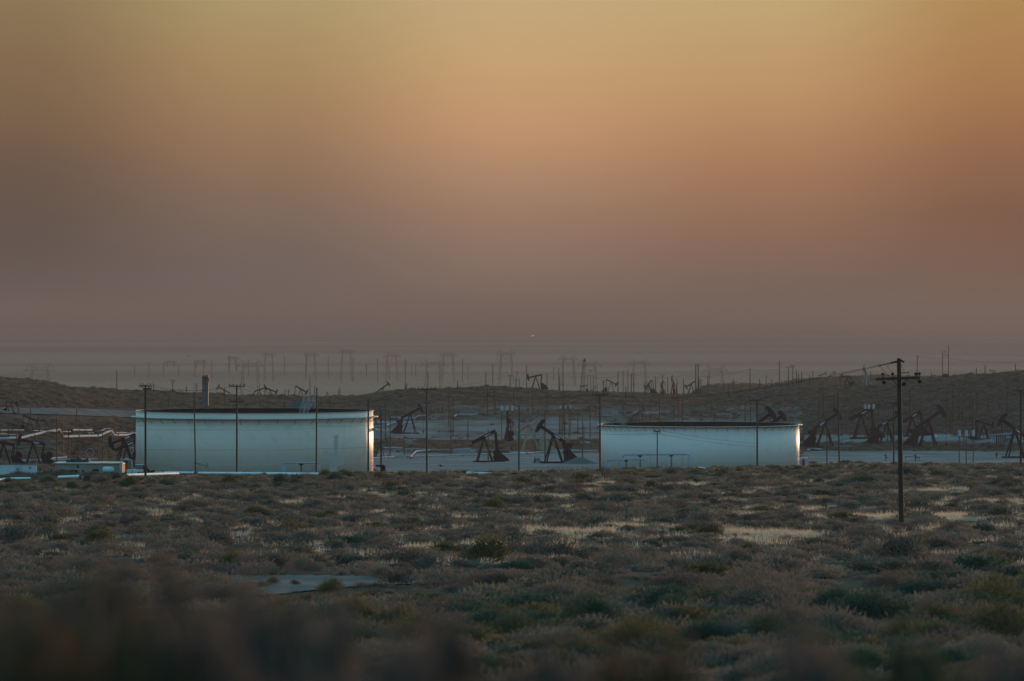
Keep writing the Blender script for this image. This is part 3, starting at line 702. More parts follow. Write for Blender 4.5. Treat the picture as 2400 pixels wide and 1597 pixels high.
# past the lower tank
PP('E', 1588, 905, 1188, d='R', tilt=32, yaw=12, plate=True, label='dark pumpjack with raised head nearest the lower tank', group=gR, lo=900)
PP('F', 322, 820, 1085, d='L', tilt=-25, yaw=-10, head=False, plate=True, label='headless dark pumpjack under the three hanging transformers', group=gR, lo=900)
PP('F', 613, 905, 1140, d='R', tilt=27, yaw=10, plate=True, label='dark pumpjack with white plate, partly behind the tee pole', group=gR, lo=900)
PP('F', 892, 848, 1062, d='L', tilt=-30, yaw=-8, head=False, plate=True, label='dark pumpjack with tail raised just behind the tallest pole', group=gR, lo=900)
PP('F', 1072, 885, 1190, d='R', tilt=33, yaw=10, label='biggest dark pumpjack, head thrown high beside the tallest pole', group=gR, lo=900)
PP('F', 1690, 918, 1098, d='R', tilt=-15, yaw=10, label='dark pumpjack with head down behind the transformer trio', group=gR, lo=900)
PP('F', 2035, 990, 1300, d='L', tilt=35, yaw=-12, plate=True, label='dark pumpjack with tall head at the picture edge', group=gR, lo=800)
pump(1772, 998, 1080, d='R', tilt=36, yaw=5, Y=1200, label='pumpjack showing only its rounded head above the lower tank rim', group=gR)
pump(1797, 1003, 1080, d='R', tilt=34, yaw=0, Y=1170, headl=.7, label='pumpjack showing only its squat head above the lower tank rim', group=gR)
# near the tan building
PP('A', 335, 1040, 1275, d='L', tilt=10, yaw=-14, plate=True, label='dark pumpjack with white plate behind the white trailer', group=gL, lo=800)
PP('A', 35, 1050, 1272, d='L', tilt=12, yaw=-20, label='dark pumpjack cut by the picture edge above the white trailer', group=gL, lo=800)
PP('A', 1265, 1005, 1252, d='L', tilt=-20, yaw=-25, plate=True, label='rear dark pumpjack of the two crowded against the taller tank', group=gL, lo=800, headl=1.2)
PP('A', 1300, 1068, 1300, d='L', tilt=-24, yaw=-10, head=False, plate=True, label='front dark pumpjack of the two crowded against the taller tank', group=gL, lo=700)
PP('A', 305, 790, 932, d='R', tilt=-22, yaw=8, head_mat='red', label='dim pumpjack with a red head below the grey dirt road', group=gL, lo=900)
PP('A', 112, 632, 736, d='R', tilt=-10, yaw=20, label='dim pumpjack standing on the grey dirt road', group=gL, lo=900)
pump(*[Rp('A', 2040, 1262)[0], Rp('A', 2040, 1262)[1], 1119], d='R', tilt=-14, yaw=8, color='steel_beige', Y=745, label='small squat pumpjack with a pale round head before the taller tank', group=gL, cat='small pumpjack')

# ------------------------------------------------------------------ front row of poles
FR = 'tall wooden poles along the front of the oilfield'
fp = {}
def F_(key, *a, **k):
    k.setdefault('lo', 300); k.setdefault('hi', 655); k['group'] = FR; k['label'] = k.pop('lab')
    fp[key] = PL(*a, **k)
# the tallest one
big = pole(2113, 840, 1240, 'bare', Y=276, r=.148, dark=True, label='tallest wooden pole, dark against the sky, with one heavy crossarm', group=FR, lean=-6)
bx = big[0]; Hb = (big[1].z-bx.location.z)
am = link('crossarm', MESH['arm'], bx, (-.10, -.19, Hb-1.30)); am.scale = (2.85, .13, .17); am.rotation_euler = (0, rad(-1.2), 0)
for ix, dz in ((-1.05, .09), (-.42, .09), (1.08, .09), (1.30, .09)):
    o = link('insulator', MESH['insulator'], bx, (ix, -.19, Hb-1.30+dz)); o.scale = (1.3, 1.3, 1.0)
for ix, dz in ((-.98, -.24), (.30, -.36), (1.30, -.22)):
    b = MB(); b.tube((ix, -.30, Hb-1.30+dz), (ix, -.08, Hb-1.30+dz), .13, .13, 12); b.tube((ix, -.34, Hb-1.30+dz), (ix, -.30, Hb-1.30+dz), .07, .12, 12); b.build('dead_end_insulator', M['porc'], bx, True)
b = MB(); b.bar((-.45, -.18, Hb-1.38), (0, -.18, Hb-1.85), .045); b.bar((.55, -.18, Hb-1.38), (.02, -.18, Hb-1.85), .045); b.build('brace', M['steel_dark'], bx)
b = MB(); b.tube((-.12, 0, Hb-.22), (-.55, -.05, Hb-.30), .075, .06, 8); b.tube((.12, 0, Hb-.14), (.34, 0, Hb-.26), .075, .055, 8); b.build('guy_stub', M['wood_dark'], bx)
b = MB()
for k in range(7):
    c = Vector((-.62-.10*k, -.05, Hb-.31-.025*k)); b.tube(c, c+Vector((-.05, 0, -.012)), .085 if k % 2 else .06, .03, 8)
b.tube((-.5, -.05, Hb-.29), (-1.35, -.05, Hb-.47), .02, .02, 6)
b.build('strain_insulator', M['porc'], bx)
b = MB(); b.poly([Vector((-1.25-.0*k, -.05, Hb-.45))+Vector((k*.16, 0, -.26*k+.018*k*k)) for k in range(5)], .012, 4); b.poly([Vector((-.85, -.05, Hb-.36))+Vector((k*.15, 0, -.24*k+.015*k*k)) for k in range(5)], .012, 4)
b.bar((.15, 0, Hb-.42), (.34, 0, Hb-.95), .02); b.bar((.12, 0, Hb-.95), (.62, 0, Hb-.95), .05); b.bar((.62, 0, Hb-1.0), (.62, 0, Hb-.85), .03); b.build('jumper_wire', M['wire'], bx)

F_('p1', 'A', 1485, 445, 1425, 'tee', lab='front pole with a crowded switch crossarm before the taller tank corner', arm=1.5, dark=True, r=.14, lean=0)
F_('p2', 'B', 458, 445, 1395, 'double', lab='front pole with two wide crossarms against the taller tank', arm=2.2, r=.13, arm_z=[.2, 2.3])
F_('p2b', 'A', 1998, 515, 1378, 'bare', lab='leaning bare pole before the taller tank, between two armed poles', r=.11, lean=-4)
F_('p3', 'B', 1268, 475, 1345, 'bare', lab='bare front pole with a narrow spike before the taller tank', r=.12, lean=1.5)
F_('p4', 'B', 1800, 588, 1330, 'bare', lab='black bare pole against the sunlit edge of the taller tank', r=.12, dark=True)
F_('p4b', 'C', 188, 712, 1355, 'bare', lab='pole with a dark box at its foot just past the sunlit edge', r=.12)
F_('p5', 'C', 655, 478, 1370, 'tee', lab='tall tee-topped pole standing midway between the tanks', arm=2.4, r=.12)
F_('p5b', 'C', 1594, 655, 1345, 'bare', lab='bare brown pole between the two dark pumpjacks', r=.11, lean=1)
F_('p6', 'D', 681, 540, 1320, 'tee', lab='tee-topped pole against the near edge of the lower tank', arm=2.3, r=.13)
F_('p7', 'D', 1265, 912, 1322, 'tee', lab='short tee-topped pole in front of the lower tank', arm=1.0, r=.08)
F_('p8', 'E', 830, 645, 1415, 'tee', lab='tall tee-topped pole in front of the lower tank', arm=2.3, r=.12)
F_('p9', 'E', 1745, 535, 1402, 'bare', lab='bare pole with a pale tip past the lower tank', r=.11, lean=-3)
F_('p9b', 'E', 1607, 900, 1418, 'bare', lab='shorter bare pole in front of the pumpjack nearest the lower tank', r=.08)
F_('p10', 'F', 687, 680, 1385, 'tee', lab='tee-topped pole beside the tallest dark pole', arm=1.75, r=.11)
F_('p11', 'F', 2102, 540, 1385, 'tee', lab='tee-topped pole at the far picture edge', arm=2.2, r=.13, dark=True)
F_('p0', 'A', 580, 738, 1362, 'bare', lab='bare front pole rising from the tan building near the white trailer', r=.12, hi=900)
F_('p0b', 'A', 700, 895, 1375, 'low', lab='front pole with one offset crossarm before the tan building', r=.10, arm=1.6, hi=900, arm_z=[.9])
F_('p0c', 'A', 1002, 880, 1335, 'double', lab='pole with two arms behind the green shrubs', r=.09, arm=1.8, hi=900)
F_('p0d', 'A', 1048, 920, 1335, 'bare', lab='bare pole paired with the two-armed pole behind green shrubs', r=.09, hi=900)
o = fp['p1'][0]
b = MB(); Hp = fp['p1'][1].z-o.location.z; b.box((.35, -.2, Hp-.55), (1.15, .35, .28)); b.bar((-1.0, -.2, Hp-.15), (-.2, -.2, Hp-.3), .05)
for ix in (.1, .45, .8): b.tube((ix, -.2, Hp-.4), (ix, -.2, Hp-.1), .05, .09, 7)
b.build('switch_gear', M['steel_blue'], o)
o = fp['p4b'][0]; b = MB(); b.box((.45, -.1, .75), (.55, .5, 1.4)); b.build('meter_box', M['steel_dark'], o)
b = MB(); b.box((-.1, -.15, 1.45), (1.3, .2, .28)); b.build('sign_board', M['steel_dark'], o)
b = MB(); Hp = fp['p3'][1].z-fp['p3'][0].location.z; fp['p3'][0]['label'] = fp['p3'][0]['label']

# ------------------------------------------------------------------ background poles
Z2 = 'on the flat beyond the tan building'; Z3 = 'on the flat between the tanks'; Z4 = 'on the slope behind the lower tank'; Z5 = 'on the flat past the lower tank'
ZR1 = 'on the ridge above the taller tank'; ZR2 = 'on the ridge between the tanks'; ZR3 = 'on the ridge above the lower tank'; ZR4 = 'on the hill skyline past the lower tank'; ZF = 'far out on the hazy plain'
for x, a_, b_2, k in ((783, 690, 870, 'bare'), (310, 680, 790, 'bare'), (808, 900, 1170, 'bare'), (637, 905, 1170, 'bare'), (1212, 890, 1010, 'bare'), (170, 950, 1210, 'bare'), (355, 950, 1030, 'bare'), (190, 650, 742, 'bare'), (85, 830, 1000, 'tee')):
    PL('A', x, a_, b_2, k, zone=Z2, r=.12)
for x, a_, b_2, k in ((1193, 295, 490, 'bare'), (1763, 395, 525, 'double'), (1568, 420, 522, 'bare'), (1903, 460, 528, 'bare'), (1720, 555, 680, 'bare')):
    PL('A', x, a_, b_2, k, zone=ZR1, lo=1300, r=.13)
pT = PL('A', 2003, 435, 528, 'double', lo=1500, cans=3, label='pole with three hung transformers beside the grey sheeted tower', r=.12)
for x, a_, b_2, k in ((330, 475, 680, 'bare'), (950, 490, 572, 'bare'), (985, 490, 570, 'low'), (1205, 350, 572, 'bare'), (1253, 455, 600, 'bare'), (1497, 498, 575, 'bare'), (1511, 475, 573, 'bare'), (1605, 548, 690, 'bare'),
                      (700, 590, 690, 'bare'), (945, 590, 685, 'bare'), (1328, 582, 690, 'bare'), (1408, 555, 690, 'bare')):
    PL('B', x, a_, b_2, k, zone=ZR1, lo=1300, r=.13, arm=1.8)
for x, a_, b_2, k in ((968, 403, 500, 'bare'), (1258, 310, 478, 'bare'), (1272, 445, 478, 'double'), (1118, 455, 492, 'bare'), (1505, 348, 472, 'tee'), (2010, 348, 506, 'bare'), (668, 323, 480, 'bare')):
    PL('C', x, a_, b_2, k, zone=ZR2, lo=1500, r=.15)
for x, a_, b_2, k in ((280, 758, 1172, 'bare'), (232, 630, 1030, 'bare'), (343, 650, 850, 'bare'), (433, 640, 700, 'bare'), (427, 962, 1160, 'bare'), (923, 568, 970, 'bare'), (902, 725, 1160, 'bare'), (880, 575, 880, 'bare'), (1075, 785, 1030, 'bare'), (1275, 450, 760, 'bare'),
                      (1343, 470, 750, 'bare'), (1355, 600, 760, 'bare'), (1543, 463, 720, 'bare'), (1475, 570, 720, 'bare'), (1737, 490, 752, 'bare'), (1690, 590, 740, 'bare'), (1862, 690, 1238, 'bare'), (1882, 323, 745, 'bare'), (2047, 312, 920, 'bare'), (1282, 905, 1236, 'bare'),
                      (2060, 575, 1000, 'bare'), (2035, 730, 980, 'bare'), (2008, 740, 960, 'bare'), (2108, 700, 982, 'bare')):
    PL('C', x, a_, b_2, k, zone=Z3, lo=900, r=.12)
for k in range(6):
    PL('C', 698+k*39, 655+random.uniform(0, 15), 745, 'bare', zone=Z3, lo=1300, r=.12)
for x, a_, b_2, k in ((503, 810, 1188, 'bare'), (517, 850, 1110, 'bare'), (580, 642, 1032, 'bare'), (455, 700, 952, 'bare')):
    PL('D', x, a_, b_2, k, zone=Z3, lo=900, r=.12)
for x, a_, b_2, k in ((915, 620, 820, 'low'), (1288, 572, 818, 'bare'), (1480, 550, 818, 'bare'), (1525, 590, 820, 'bare'), (1116, 640, 815, 'bare'), (1437, 650, 800, 'bare'), (1713, 725, 830, 'bare'), (1848, 728, 838, 'bare'), (2040, 778, 840, 'bare'), (2162, 578, 835, 'bare'), (1197, 730, 830, 'bare')):
    PL('D', x, a_, b_2, k, zone=Z4, lo=1300, r=.13)
for x, a_, b_2, k in ((865, 310, 522, 'bare'), (943, 465, 600, 'bare'), (1000, 335, 522, 'bare'), (1027, 335, 545, 'tee'), (1248, 355, 530, 'bare'), (1320, 345, 540, 'tee'), (1373, 375, 540, 'bare'), (1467, 380, 545, 'bare'), (1533, 378, 540, 'bare'), (1692, 375, 542, 'bare'), (1710, 398, 540, 'tee'),
                      (1783, 365, 588, 'tee'), (1945, 412, 515, 'bare'), (1995, 435, 580, 'bare'), (2043, 390, 512, 'bare'), (715, 400, 560, 'double'), (1140, 415, 530, 'tee')):
    PL('D', x, a_, b_2, k, zone=ZR3, lo=1500, r=.15, arm=2.6)
PL('D', 1658, 235, 500, 'bare', zone=ZR3, Y=2150, r=.2); PL('D', 1683, 238, 500, 'double', zone=ZR3, Y=2150, r=.2, arm=3)
for x, a_, b_2, k in ((750, 308, 545, 'tee'), (858, 422, 528, 'bare'), (930, 378, 525, 'bare'), (993, 420, 520, 'bare'), (1102, 440, 520, 'bare'), (1177, 285, 512, 'tee'), (1227, 268, 500, 'double'), (1267, 323, 505, 'bare'), (1290, 365, 500, 'bare'), (1325, 345, 500, 'bare'), (1450, 330, 502, 'bare'), (1417, 375, 500, 'bare'), (513, 470, 632, 'bare'), (566, 425, 552, 'bare')):
    PL('E', x, a_, b_2, k, zone=ZR3 if x < 700 else ZR4, lo=1500, r=.15, arm=2.4)
PL('E', 1077, 222, 500, 'bare', zone=ZR4, Y=2600, r=.22)
for x, a_, b_2, k in ((695, 630, 902, 'bare'), (757, 680, 902, 'bare'), (975, 785, 908, 'bare'), (1193, 850, 912, 'bare'), (1233, 880, 915, 'bare')):
    PL('E', x, a_, b_2, k, zone=Z4, lo=1000, r=.12)
for x, a_, b_2, k in ((1345, 838, 1202, 'bare'), (1512, 570, 912, 'bare'), (1568, 560, 862, 'bare'), (1680, 590, 960, 'bare')):
    PL('E', x, a_, b_2, k, zone=Z5, lo=900, r=.12)
for x, a_, b_2, k in ((865, 540, 952, 'bare'), (1278, 575, 885, 'bare'), (1348, 530, 910, 'bare'), (1411, 560, 880, 'bare'), (1538, 560, 880, 'bare'), (1615, 555, 830, 'bare'), (1740, 600, 800, 'bare'), (1950, 560, 840, 'bare'), (1316, 765, 1045, 'bare'), (1890, 760, 1060, 'bare'),
                      (1566, 610, 1000, 'bare'), (1450, 760, 900, 'bare'), (520, 670, 845, 'bare'), (620, 822, 1140, 'bare'), (470, 815, 1020, 'bare'), (1470, 960, 1170, 'bare'), (2018, 850, 990, 'bare'), (1095, 770, 900, 'bare')):
    PL('F', x, a_, b_2, k, zone=Z5, lo=900, r=.12)
for x, a_, b_2, k in ((950, 165, 375, 'tee'), (1108, 345, 390, 'bare'), (1608, 295, 385, 'bare'), (1705, 268, 365, 'bare'), (2043, 252, 335, 'bare'), (431, 340, 400, 'bare'), (90, 370, 420, 'bare')):
    PL('F', x, a_, b_2, k, zone=ZR4, lo=1300, r=.14, arm=1.8)
def hframe(px1, px2, t1, t2, pb, lo, label):
    Y = findY((px1+px2)/2, pb, lo, 2100); p1 = at(px1, t1, Y); p2 = at(px2, t2, Y); z = hz1(p1.x, Y)
    root = empty('h_frame_pole', (p1.x, Y, z)); tag(root, label, 'utility pole', 'utility poles with crossarms'); wd = p2.x-p1.x
    for x_, zt in ((0, p1.z-z), (wd, p2.z-z)):
        s = link('shaft', MESH['shaft_d'], root, (x_, 0, -.5)); s.scale = (.15, .15, zt+.5)
    for zz in (.76, .84):
        b = MB(); b.box((wd/2, -.2, (p2.z-z)*zz*.86), (wd, .12, .14)); b.build('crossarm', M['wood_dark'], root)
    b = MB(); b.box((wd/2, -.2, (p2.z-z)*.80), (.5, .4, .5)); b.build('switch', M['steel_dark'], root)
    b = MB(); b.box((wd/2, 0, .9), (wd*1.05, .6, 1.5)); b.build('base_cabinet', M['steel_dark'], root)
hframe(*[Rp('F', 1231, 0)[0], Rp('F', 1297, 0)[0], Rp('F', 0, 110)[1], Rp('F', 0, 48)[1], Rp('F', 0, 405)[1]], 1300, 'two-legged pole frame with a base cabinet on the hill skyline')

# transformer banks: three poles carrying cans
def bank(reg, xs, ytop, ycan0, ycan1, yb, label, lo=900, hi=2000, arm_y=None, Y=None):
    P_ = [Rp(reg, x, yb) for x in xs]; Y = Y or findY(P_[1][0], P_[1][1], lo, hi)
    x0 = (P_[1][0]-1200)/FP*Y; z = hz1(x0, Y); root = empty('transformer_bank', (x0, Y, z)); tag(root, label, 'transformers', 'pole-mounted transformer banks')
    c0 = -(Rp(reg, 0, ycan0)[1]-HOR)/FP*Y-z; c1 = -(Rp(reg, 0, ycan1)[1]-HOR)/FP*Y-z; sc_ = (c0-c1)/1.1
    tp = -(Rp(reg, 0, ytop)[1]-HOR)/FP*Y-z
    for k, p in enumerate(P_):
        xx = (p[0]-1200)/FP*Y-x0
        s = link('shaft', MESH['shaft'], root, (xx, 0, -.3)); s.scale = (.13, .13, (tp if k == 1 else c0)+.3)
        c = link('transformer_can', MESH['can'], root, (xx-.05, -.35, c1)); c.scale = (sc_*.95, sc_, sc_)
    wd = (P_[2][0]-P_[0][0])/FP*Y
    b = MB(); b.box((((P_[2][0]+P_[0][0])/2-1200)/FP*Y-x0, .18, c1-.05), (wd*1.15, .14, .16)); b.build('platform_beam', M['wood_dark'], root)
    b = MB(); b.box((0, -.18, tp-.3), (wd*.9, .12, .14)); b.build('crossarm', M['wood_dark'], root)
    if arm_y:
        za = -(Rp(reg, 0, arm_y)[1]-HOR)/FP*Y-z; b = MB(); b.box((0, -.18, za), (wd*1.1, .12, .14)); b.build('crossarm', M['wood_dark'], root)
    return root
bank('C', (1420, 1475, 1528), 570, 655, 710, 1000, 'three transformers on poles before the end-on rusty pumpjack')
bank('C', (2020, 2068, 2122), 600, 655, 690, 960, 'three faint transformers on poles nearer the lower tank')
bank('F', (1418, 1495, 1573), 885, 990, 1058, 1375, 'three pale transformers on close brown poles before the scrub', lo=500, hi=1200, arm_y=942)
bank('F', (368, 410, 462), 600, 700, 755, 1085, 'three blue-grey transformers hung above the headless pumpjack')
bank('D', (556, 586, 613), 290, 325, 350, 520, 'triple transformer poles on the ridge beside the lattice mast', lo=1500)
bank('C', (1562, 1575, 1600), 305, 365, 395, 488, 'close transformer poles on the ridge between the tanks', lo=1500)

# ------------------------------------------------------------------ lattice mast and sheeted tower on the ridge
p0 = at(*Rp('D', 498, 500), 1990); z0 = hz1(p0.x, 1990); root = empty('drilling_mast', (p0.x, 1990, z0)); tag(root, 'pale lattice drilling mast with a black crown on the ridge', 'mast')
Ht = -(Rp('D', 0, 192)[1]-HOR)/FP*1990-z0; lean = 1.1
def lv(s_, u_, f): wd = .95*(1-.45*f); return Vector((s_*wd+lean*f, u_*wd, Ht*f))
for s_ in (-1, 1):
    for u_ in (-1, 1): b = MB(); b.bar(lv(s_, u_, 0), lv(s_, u_, .95), .16); b.build('leg', M['steel_blue'], root)
b = MB()
for k in range(9):
    f0, f1 = k/9*.95, (k+1)/9*.95
    for (s0, u0, s1, u1) in ((-1, -1, 1, -1), (-1, 1, 1, 1), (-1, -1, -1, 1), (1, -1, 1, 1)):
        b.bar(lv(s0, u0, f0), lv(s1, u1, f1), .09); b.bar(lv(s0, u0, f1), lv(s1, u1, f1), .09)
b.build('lattice_bracing', M['steel_blue'], root)
b = MB(); c = lv(0, 0, .97); b.box(c, (1.1, 1.1, .5)); b.box(c+Vector((.1, 0, .7)), (.7, .7, .9)); b.bar(c+Vector((-.6, 0, .2)), c+Vector((-1.0, 0, 1.2)), .12); b.build('crown_block', M['steel_dark'], root)
Yt = 1690; p0 = at(481.5, 880, Yt); z0 = hz1(p0.x, Yt)-.5; root = empty('sheeted_tower', (p0.x, Yt, z0)); tag(root, 'tall grey-green sheeted tower with a pale cap behind the taller tank', 'tower')
Ht = p0.z-z0; sw = 2.6
b = MB(); b.box((0, 0, Ht*.36), (sw*.92, sw, Ht*.72)); b.build('lower_shaft', M['tower'], root)
b = MB()
for s_ in (-1, 1): b.box((s_*sw*.36, 0, Ht*.83), (sw*.26, sw*.95, Ht*.24))
b.box((0, .4, Ht*.83), (sw*.5, sw*.5, Ht*.24)); b.box((0, -.9, Ht*.83), (.22, .25, Ht*.24)); b.build('slotted_head', M['tower'], root)
b = MB(); b.box((0, 0, Ht*.965), (sw*.9, sw, Ht*.07)); b.build('cap', M['tower'], root)
b = MB(); b.box((0, -sw*.3, Ht*.93), (sw*.98, sw*.5, Ht*.03)); b.box((sw*.5, 0, Ht*.85), (.3, .6, Ht*.14)); b.build('louver', M['black'], root)

# ------------------------------------------------------------------ pylons on the plain
def pylon(pxc, wpx, pt, Y, label, legh=1.0):
    W = wpx/FP*Y; x = (pxc-1200)/FP*Y; z = hz1(x, Y); H = -(pt-HOR)/FP*Y-z
    root = empty('lattice_pylon', (x, Y, z), random.uniform(-.1, .1)); tag(root, label, 'pylon', 'twin-legged lattice pylons on the plain')
    g = W*.25; hb_ = H-W*.22; th = Y*.0001
    for s_ in (-1, 1):
        b = MB(); xb = s_*g*1.35; xt = s_*g; w0, w1 = W*.05, W*.028
        for k in (-1, 1): b.bar((xb+k*w0, 0, 0), (xt+k*w1, 0, hb_), th)
        n = 9
        for k in range(n):
            f0, f1 = k/n, (k+1)/n; sg = 1 if k % 2 else -1
            b.bar((xb+(xt-xb)*f0+sg*(w0+(w1-w0)*f0), 0, hb_*f0), (xb+(xt-xb)*f1-sg*(w0+(w1-w0)*f1), 0, hb_*f1), th*.6)
        b.build('leg', M['pylon'], root)
        b = MB(); b.bar((xt-s_*w1, 0, hb_), (s_*(g+W*.04), 0, H), th*.7); b.bar((xt+s_*W*.22, 0, hb_+W*.03), (s_*(g+W*.04), 0, H), th*.6); b.bar((xt-s_*W*.18, 0, hb_+W*.04), (s_*(g+W*.04), 0, H), th*.6); b.build('earth_wire_peak', M['pylon'], root)
    b = MB(); b.bar((-W/2, 0, hb_), (W/2, 0, hb_), th*.8); b.bar((-W*.46, 0, hb_+.2), (-g, 0, hb_+W*.10), th*.6); b.bar((W*.46, 0, hb_+.2), (g, 0, hb_+W*.10), th*.6); b.bar((-g, 0, hb_+W*.10), (g, 0, hb_+W*.10), th*.6)
    for k in range(8): xx = -g+2*g*k/8; b.bar((xx, 0, hb_ if k % 2 else hb_+W*.10), (xx+g/4, 0, hb_+W*.10 if k % 2 else hb_), th*.5)
    b.build('crossbeam', M['pylon'], root)
    b = MB()
    for xx in (-W*.5, W*.5): b.bar((xx, 0, hb_), (xx, 0, hb_-W*.18), th*.5)
    for s_ in (-1, 1): b.bar((s_*g*.9, 0, hb_-W*.02), (0, 0, hb_-W*.2), th*.5)
    b.build('insulator_string', M['pylon'], root)
pys = [('A', 407, 325, 232, 3600, 'near pylon rising above the dark shrubby hill'), ('B', 595, 285, 198, 3600, 'near pylon just behind the first ridge pumpjacks'), ('C', 720, 260, 188, 3600, 'near pylon of the pair crowding together between tanks'),
       ('D', 570, 250, 198, 3600, 'near pylon partly hidden by the lattice mast'), ('D', 1860, 260, 248, 3600, 'near pylon low over the end of the ridge'),
       ('B', 785, 140, 110, 5500, 'far pylon third along the distant line'), ('B', 1213, 160, 110, 5500, 'far pylon above the rim ladder of the taller tank'), ('B', 1577, 165, 75, 5400, 'tallest far pylon above the sunlit tank edge'),
       ('B', 2040, 175, 117, 5400, 'far pylon above the rising ridge slope'), ('C', 873, 185, 105, 5300, 'far pylon just behind the near crowding one'), ('C', 1465, 205, 95, 5200, 'far pylon over the middle of the ridge'),
       ('D', 357, 205, 145, 5000, 'far pylon beside the lattice mast'), ('D', 1082, 220, 185, 4900, 'far pylon above the four end-on pumpjacks'), ('D', 935, 100, 295, 7500, 'tiny faint pylon above the lower tank platform'),
       ('B', 415, 120, 150, 6800, 'faint pylon above the double-armed front pole'), ('B', 85, 130, 185, 7200, 'very faint pylon over the sheeted tower'), ('A', 1740, 120, 190, 7400, 'very faint pylon left of the sheeted tower')]
for reg, x, wz, yt, Y, lab in pys:
    s = REG[reg][2]; a_, b_2 = Rp(reg, x, yt); pylon(a_, wz/s, b_2, Y, lab)
# tubular line poles on the plain
MESH['far_pole'] = cyl_mesh('shaft', 1.2, .8, 1, M['pylon'], 6)
b = MB()
for dz, wd in ((0, .9), (-.12, 1.1), (-.24, .9)): b.box((0, 0, dz), (wd, .06, .012))
MESH['far_arms'] = b.mesh('crossarm', M['pylon'])
for reg, x, yt, yb in (('B', 120, 185, 340), ('B', 202, 195, 370), ('B', 380, 145, 362), ('B', 575, 180, 362), ('B', 945, 150, 362), ('B', 1165, 140, 362), ('B', 1392, 145, 372), ('B', 1645, 165, 415), ('B', 1782, 225, 350), ('B', 1895, 180, 420), ('C', 38, 225, 355), ('C', 435, 180, 440), ('C', 503, 235, 360), ('C', 540, 235, 360),
                      ('C', 1020, 180, 420), ('C', 1075, 260, 400), ('C', 1328, 230, 440), ('C', 1672, 245, 440), ('C', 1950, 260, 400), ('C', 2000, 270, 440), ('C', 272, 250, 400), ('A', 1375, 240, 370), ('A', 1520, 215, 370), ('A', 1670, 220, 370), ('A', 1825, 245, 370), ('A', 1990, 200, 370), ('D', 918, 295, 460), ('D', 965, 295, 470)):
    a_, t_ = Rp(reg, x, yt); _, b_2 = Rp(reg, x, yb); Y = findY(a_, b_2, 3000, 9000) if b_2 < 897 else 4300
    X = (a_-1200)/FP*Y; z = hz1(X, Y); h = -(t_-HOR)/FP*Y-z
    root = empty('transmission_pole', (X, Y, z)); s = link('shaft', MESH['far_pole'], root); s.scale = (.5, .5, h)
    s = link('crossarm', MESH['far_arms'], root, (0, 0, h*.93)); s.scale = (h*.13, 4, h*.8)
    tag(root, None, 'utility pole', 'thin steel line poles on the hazy plain'); AUTO.append((root, 'faint thin steel line pole', ZF, a_))

# ------------------------------------------------------------------ pipes
def pipe(name, pts, r, h, label, lo=620, hi=2000, m='pipe', sup=True, group='silver steam pipelines', Y=None, cat='pipeline'):
    """pts rows are the pipe itself; it runs h metres above the soil"""
    P_ = []
    for (px, py) in pts:
        Yp = Y or findY(px, py+h/900.*FP, lo, hi)
        Yp = Y or findY(px, py+h/Yp*FP, lo, hi)
        P_.append(at(px, py, Yp))
    Q = []
    for a_, b_2 in zip(P_[:-1], P_[1:]):
        n = max(1, int((b_2-a_).length/6))
        for k in range(n):
            q = a_.lerp(b_2, k/n)
            if Y is None: q.z = max(q.z, hz1(q.x, q.y)+r+.1)
            Q.append(q)
    Q.append(P_[-1])
    root = empty(name, Q[0]); tag(root, label, cat, group)
    b = MB(); b.poly([q-Q[0] for q in Q], r, 8); b.build('pipe_run', M[m], root, True)
    if sup:
        for k in range(0, len(Q), 2):
            q = Q[k]; zg = hz1(q.x, q.y)
            if q.z-zg > .3:
                s = MB(); o_ = q-Q[0]; s.bar(o_+Vector((0, .05, -r)), (o_.x, o_.y+.05, zg-Q[0].z-.1), .12); s.box(o_+Vector((0, 0, -r-.03)), (.5, .3, .06)); s.build('pipe_support', M['steel_dark'], root)
    return root
def pp(reg, *xy): return [Rp(reg, x, y) for x, y in xy]
pipe('steam_pipe', pp('A', (-200, 1422), (0, 1414), (60, 1404), (310, 1398)), .16, .7, 'bright silver pipe below the white trailer', lo=560, hi=760, m='pipe_bright')
pipe('steam_pipe', pp('A', (600, 1389), (820, 1380)), .20, .9, 'short bright silver pipe before the tan building', lo=560, hi=760, m='pipe_bright')
pipe('steam_pipe', pp('A', (1290, 1368), (1815, 1352)), .22, .7, 'bright silver pipe ending under the pole before the taller tank', lo=560, hi=770, m='pipe_bright')
pipe('steam_pipe', pp('A', (1480, 1338), (1990, 1343)), .16, .8, 'upper silver pipe passing the small squat pumpjack', lo=560, hi=770, m='pipe_bright')
pipe('steam_pipe', pp('B', (70, 1345), (500, 1350), (1305, 1357)), .19, .7, 'long bright silver pipe along the foot of the taller tank', lo=560, hi=770, m='pipe_bright')
pipe('steam_pipe', pp('C', (1060, 1363), (1372, 1361)), .22, .5, 'bright blue-white pipe at the edge of the brush between the tanks', lo=560, hi=850, m='pipe_bright')
pipe('steam_pipe', pp('D', (1685, 1322), (1820, 1320)), .25, .5, 'short blue pipe at the foot of the lower tank', lo=560, hi=900, m='pipe_bright')
pipe('steam_pipe', pp('A', (0, 910), (240, 910)), .25, .8, 'thin pipe row at the picture edge under the dark hill', lo=900, m='pipe_dull')
pipe('steam_pipe', pp('A', (340, 915), (560, 922), (720, 925)), .2, .8, 'thin upper pipe beside the low red-headed pumpjack', lo=900, m='pipe_dull')
pipe('steam_pipe', pp('A', (735, 908), (935, 908)), .35, .8, 'short thick silver pipe above the long pipe rows', lo=900)
pipe('steam_pipe', pp('A', (-100, 1000), (60, 995), (200, 986), (640, 975), (1000, 966), (1300, 958), (1380, 940)), .38, .8, 'long thick silver pipe running behind the tan building to the tank', lo=900)
